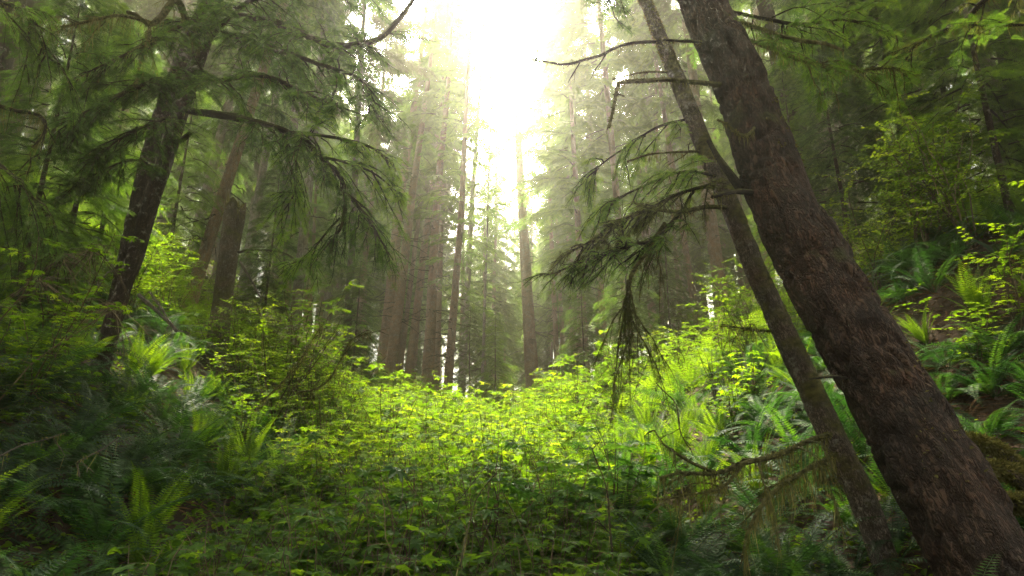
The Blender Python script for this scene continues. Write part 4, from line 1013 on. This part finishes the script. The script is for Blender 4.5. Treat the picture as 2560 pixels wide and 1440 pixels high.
for k, (x, y) in enumerate(cand[:300]):
    sd_ = 'L' if x < 0 else 'R'; far = 'n' if y < 8.5 else 'f'
    u = r.random(); new = u < (.16 if sd_ == 'L' else .26) + (.22 if y > 8 else 0); dead = u > .955
    if sd_ == 'R' and y < 6.5: new = False
    kind = 'w' if new else ('d' if dead else 'o')
    mesh = S_(FERN_NEW, k) if new else (FERN_DEAD[0] if dead else S_(FERN, k))
    lab = FL[(sd_, kind, far)]
    o = link('fern', mesh); o.location = (x, y, float(H(x, y)) - .03)
    e_ = .4; nx = -(float(H(x + e_, y)) - float(H(x - e_, y))) / (2 * e_)
    o.rotation_euler = (r.normal(0, .08), nx * .35 + r.normal(0, .08), r.uniform(0, 6.28)); s = r.uniform(.85, 1.3)
    o.rotation_mode = 'ZYX'
    o.scale = (s, s, s * r.uniform(.9, 1.1)); tag(o, lab, 'fern', lab.replace('fern ', 'ferns ', 1))
mb = MB()                                                  # the few hundred ferns farther up, past the nearest three hundred
def far_fern(mb, c, s, r, va):
    for i in range(11):
        az = i * 2.4 + r.normal(0, .3); e0 = math.radians(r.uniform(35, 80)); t = np.linspace(0, 1, 15); e = e0 - 1.3 * t ** 1.6
        h = np.cumsum(np.cos(e)) * s / 15; zz = np.cumsum(np.sin(e)) * s / 15
        pts = np.array(c) + np.stack([np.cos(az) * h, np.sin(az) * h, zz], 1); T = norm(np.gradient(pts, axis=0)); S = np.tile([-math.sin(az), math.cos(az), 0], (15, 1))
        prof = np.minimum(1, (t[1:] + .1) * 4) * (1 - t[1:] ** 2.2 * .9) * .12 * s; up = np.cross(T, S); up = up * np.sign(up[:, 2:] + 1e-6)
        for sg in (-1, 1): stamp(mb, BL[0] * [1, 2.2, 1], BL[1], pts[1:], S[1:] * sg + T[1:] * .35, up[1:], prof, 0, va + r.normal(0, .06))
for x, y in cand[300:]:
    far_fern(mb, (x, y, float(H(x, y)) - .03), r.uniform(.8, 1.15), r, r.uniform(.25, .85))
stuff(mb.build('distant_ferns', [M_fern_new]), 'mass of light green ferns higher up both banks', 'ferns')
# smaller shrubs spread through the thicket and on the banks
cand2 = []; tries = 0
while len(cand2) < 120 and tries < 20000:
    tries += 1
    y = r.uniform(5, 27); x = r.uniform(-.62, .62) * y
    d = abs(x - float(xc(y)))
    if y < 9.5: continue
    if y < 14 and d > 2 + .1 * y and r.random() < .6: continue
    if x > 5.0 and 5.5 < y < 12 and x < 8.5: continue
    if any((x - a) ** 2 + (y - b) ** 2 < .95 ** 2 for a, b in cand2 + SEEN): continue
    if math.hypot(x - 3.5, y - 5.2) < 1.2: continue
    cand2.append((x, y))
for k, (x, y) in enumerate(cand2):
    d = x - float(xc(y)); br = abs(d) < 1.8 + .13 * y
    if br: ml, lab, s = SH_SALM, 'waist high bramble shrub with three part leaves in the ravine bottom', r.uniform(.85, 1.35) if y > 11 else r.uniform(.6, .85)
    elif d < 0: ml, lab, s = (SH_THIM, 'low shrub with lobed leaves scattered up the left bank', r.uniform(.7, 1.1)) if k % 3 else (SH_FINE, 'small fine leaved shrub scattered up the left bank', r.uniform(.4, .65))
    else: ml, lab, s = (SH_THIM, 'low shrub with lobed leaves scattered up the right bank', r.uniform(.7, 1.1)) if k % 3 else (SH_FINE, 'small fine leaved shrub scattered up the right bank', r.uniform(.4, .65))
    place(S_(ml, k), 'shrub', 0, 0, 0, lab, 'shrub', lab.replace('shrub', 'shrubs', 1), s=s, at=(x, y))

# the thicket of the ravine bottom: nobody could count it, one object
r = np.random.default_rng(91); mb = MB()
n = 0
LOB = T_palm(5)
for k in range(2600):
    y = 2.1 + 26 * r.random() ** 1.25; hw_ = 1.25 + .10 * y
    x = float(xc(y)) + r.uniform(-hw_, hw_) 
    if abs(x) > .80 * y + .8: continue
    if math.hypot(x, y) < 2.0: continue
    z = float(H(x, y)); dens = float(vnoise(np.array([x * .8, y * .8, 0]), 8)); edge = 1 - .35 * (abs(x - float(xc(y))) / hw_) ** 2
    h = (1.02 + (.28 if y < 9 else .55) * dens) * edge * r.uniform(.65, 1.08)
    if y < 4: h *= .78
    if y < 9:
        pal = (dens + r.normal(0, .4)) > 0
        kd = r.random(); bush(mb, (x, y, z), h * r.uniform(.75, 1.25), r, nst=2, spread=.5, leaf=(PALM if pal else TRI) if kd < .8 else OV, ls=(.15 if pal else .145) * r.uniform(.65, 1.2) if kd < .8 else .075, nside=4 if kd < .8 else 8, sl=.28, lps=3 if kd < .8 else 6, flat=.34, t0=.3, sr=.007, vb=-.22)  # tint lowered for darker near growth and painted-in foreground dimness
    else:
        bush(mb, (x, y, z), h * 1.15, r, nst=2, spread=.4, leaf=TRI if y < 14 else RH, ls=.13, nside=4, sl=.28, lps=4, flat=.3, t0=.35, sr=.006, vb=.1)  # tint raised for lighter growth and painted-in brightness toward the clearing
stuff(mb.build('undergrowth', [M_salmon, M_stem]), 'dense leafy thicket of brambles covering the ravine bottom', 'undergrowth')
# low cover on the banks
mb = MB(); n = 90000
y = 2.4 + 30 * r.random(n) ** 1.6; x = r.uniform(-1, 1, n) * (.85 * y + 1)
keep = ~((x > 5.0) & (x < 8.4) & (y > 6.2) & (y < 11.6) & (r.random(n) < .93)) & (vnoise(np.stack([x * .7, y * .7, x * 0], -1), 12) > -.45)
x, y = x[keep], y[keep]; z = H(x, y) + r.random(len(x)) ** 1.5 * np.where(y < 10, .22, .4)
nn = len(x); az = r.uniform(0, 6.28, nn)
stamp(mb, OV[0], OV[1], np.stack([x, y, z], 1), np.stack([np.cos(az), np.sin(az), r.normal(-.1, .3, nn)], 1), np.array([0, 0, 1]) + r.normal(0, .4, (nn, 3)), r.uniform(.035, .10, nn), 0, r.uniform(.1, .8, nn))
stuff(mb.build('ground_cover', [M_fine]), 'low leafy cover spreading over the banks between the ferns', 'ground cover')
# brown litter of twigs and needles
mb = MB(); n = 42000
y = 2.4 + 14 * r.random(n) ** 1.3; x = r.uniform(-1, 1, n) * (.85 * y + 1)
on = r.random(n) < .55; x = np.where(on, r.uniform(4.6, 9.2, n), x); y = np.where(on, r.uniform(5.6, 12.5, n), y)
z = H(x, y) + .01 + r.random(n) * .05; az = r.normal(.3, 1.1, n)
stamp(mb, BL[0] * [1, .55, 1], BL[1], np.stack([x, y, z], 1), np.stack([np.cos(az), np.sin(az), r.normal(-.2, .25, n)], 1), np.array([0, 0, 1]) + r.normal(0, .5, (n, 3)), r.uniform(.04, .22, n), 0, r.random(n))
stuff(mb.build('forest_litter', [M_dead]), 'brown litter of dead twigs and fronds on the bare earth', 'litter')

# dead wood
def deadwood(label, pl, r0, r1, seed, mat=M_greywood, name='dead_branch', **k):
    mb = MB(); p = np.array([P(*q) for q in pl]); kw = dict(twigs=3, tl=(.15, .5), fol=0, moss=.15, droop=.1); kw.update(k)
    limb(mb, p - p[0], r0, r1, seed, **kw); o = link(name, mb.mesh(name, [mat, M_needle, M_mossh])); o.location = p[0]; return tag(o, label, 'dead branch')
deadwood('bleached fallen branch sloping down right of the twin trunks', [(348, 740, 8.8), (385, 770, 8.7), (410, 795, 8.6), (440, 830, 8.5)], .03, .012, 701)
deadwood('dark fallen branch crossing the bleached one', [(375, 733, 8.7), (400, 765, 8.6), (420, 800, 8.5), (442, 826, 8.4)], .018, .010, 702)
deadwood('pale crooked twig sticking out left of the twin trunks', [(312, 650, 8.8), (306, 672, 8.7), (270, 680, 8.6), (255, 705, 8.5), (237, 736, 8.5)], .012, .006, 703)
deadwood('pale bare twig arching in the dark ferns at lower left', [(200, 1195, 4.6), (196, 1160, 4.6), (215, 1145, 4.5), (260, 1120, 4.5), (300, 1090, 4.5)], .007, .003, 704, tl=(.1, .3))
deadwood('long thin bare twig at the left edge among the ferns', [(-10, 1150, 4.6), (60, 1110, 4.7), (100, 1100, 4.8), (160, 1080, 4.8)], .007, .003, 705, tl=(.1, .3))
deadwood('crooked mossy branch rising from the thicket left of centre', [(740, 985, 8.2), (810, 960, 8.3), (850, 900, 8.4), (880, 850, 8.5), (930, 830, 8.6)], .010, .004, 706, M_limb_moss, moss=.8, twigs=9, tl=(.15, .5))
deadwood('slanting mossy stem below the large airy shrub', [(650, 1010, 8.0), (700, 960, 8.1), (750, 900, 8.2), (800, 820, 8.3)], .010, .004, 707, M_limb_moss, moss=.8, twigs=9, tl=(.15, .5))
deadwood('pale dead stick slanting behind the broken stump', [(600, 655, 15), (628, 700, 15), (650, 740, 15)], .03, .015, 708)
deadwood('small pale root curling over the bare earth slip', [(2330, 950, 8.4), (2380, 925, 8.5), (2440, 915, 8.5), (2500, 935, 8.4), (2560, 960, 8.3)], .020, .010, 709)
deadwood('thin root on the earth slip below the curling pale root', [(2300, 900, 9), (2360, 880, 9), (2420, 870, 9), (2480, 900, 8.9)], .014, .006, 710)
deadwood('reddish dead stem leaning out of the thicket near the bottom', [(1150, 1420, 3.9), (1165, 1330, 4.1), (1190, 1250, 4.3), (1240, 1180, 4.4)], .006, .003, 712, M_limb, tl=(.08, .2))
deadwood('thin leaning dead stem in the thicket right of the middle', [(1330, 1400, 4.4), (1300, 1310, 4.6), (1255, 1230, 4.8)], .006, .003, 713, M_limb, tl=(.08, .2))
deadwood('slender brown stem standing among the large lobed leaves', [(1530, 1390, 5.0), (1525, 1300, 5.1), (1515, 1210, 5.2), (1480, 1120, 5.4)], .009, .004, 714, M_limb, tl=(.1, .3))
deadwood('thin bent cane hanging over the right bank ferns', [(1640, 960, 8.0), (1690, 1010, 7.6), (1700, 1080, 7.2), (1730, 1130, 7.0)], .008, .004, 715, M_limb, tl=(.2, .5))
for k, (px, py, dist) in enumerate([(150, 640, 8.2), (230, 620, 8.6), (100, 700, 8.0), (280, 760, 8.4)]):
    p = P(px, py, dist); mb = MB(); q = np.random.default_rng(720 + k)
    for j in range(26):
        a = q.uniform(0, 6.28); d = np.array([math.cos(a), math.sin(a) * .5, q.uniform(-.8, .3)]); l = q.uniform(.3, 1.0); t = np.linspace(0, 1, 7)[:, None]
        pts = d * l * t + np.array([0, 0, -.3 * l]) * t ** 2 + q.normal(0, .02, (7, 3)).cumsum(0); tube(mb, pts, np.linspace(.007, .002, 7), 3, 0, q.random())
        strands(mb, pts, q, 40, .02, .1, 0, .01)
    o = link('dead_brush', mb.mesh('dead_brush', [M_stem])); o.location = p
    tag(o, ['tangle of brown dead twigs left of the twin trunks', 'upper tangle of dead twigs beside the twin trunks', 'low tangle of dead twigs over the vine maple', 'tangle of dead twigs at the foot of the twin trunks'][k], 'brush')

# ------------------------------------------------------------------ haze
mb = MB()
x0, x1, y0, y1, z0, z1 = -150, 150, -131, 170, -8, 62
v = [(x, y, z) for z in (z0, z1) for y in (y0, y1) for x in (x0, x1)]
mb.add(v, [[0, 2, 3, 1], [4, 5, 7, 6], [0, 1, 5, 4], [2, 6, 7, 3], [0, 4, 6, 2], [1, 3, 7, 5]])
m, N, L = newmat('haze_air')
pv = N.new('ShaderNodeVolumePrincipled'); pv.inputs['Color'].default_value = (1, .945, .70, 1); pv.inputs['Density'].default_value = HAZE; pv.inputs['Anisotropy'].default_value = HAZE_G
oo = N.new('ShaderNodeOutputMaterial'); L.new(pv.outputs[0], oo.inputs['Volume'])
if HAZE > 0: stuff(mb.build('haze', [m]))
print('faces', sum(len(o.data.polygons) for o in bpy.data.objects if o.type == 'MESH'), 'unique', sum(len(m.polygons) for m in bpy.data.meshes))
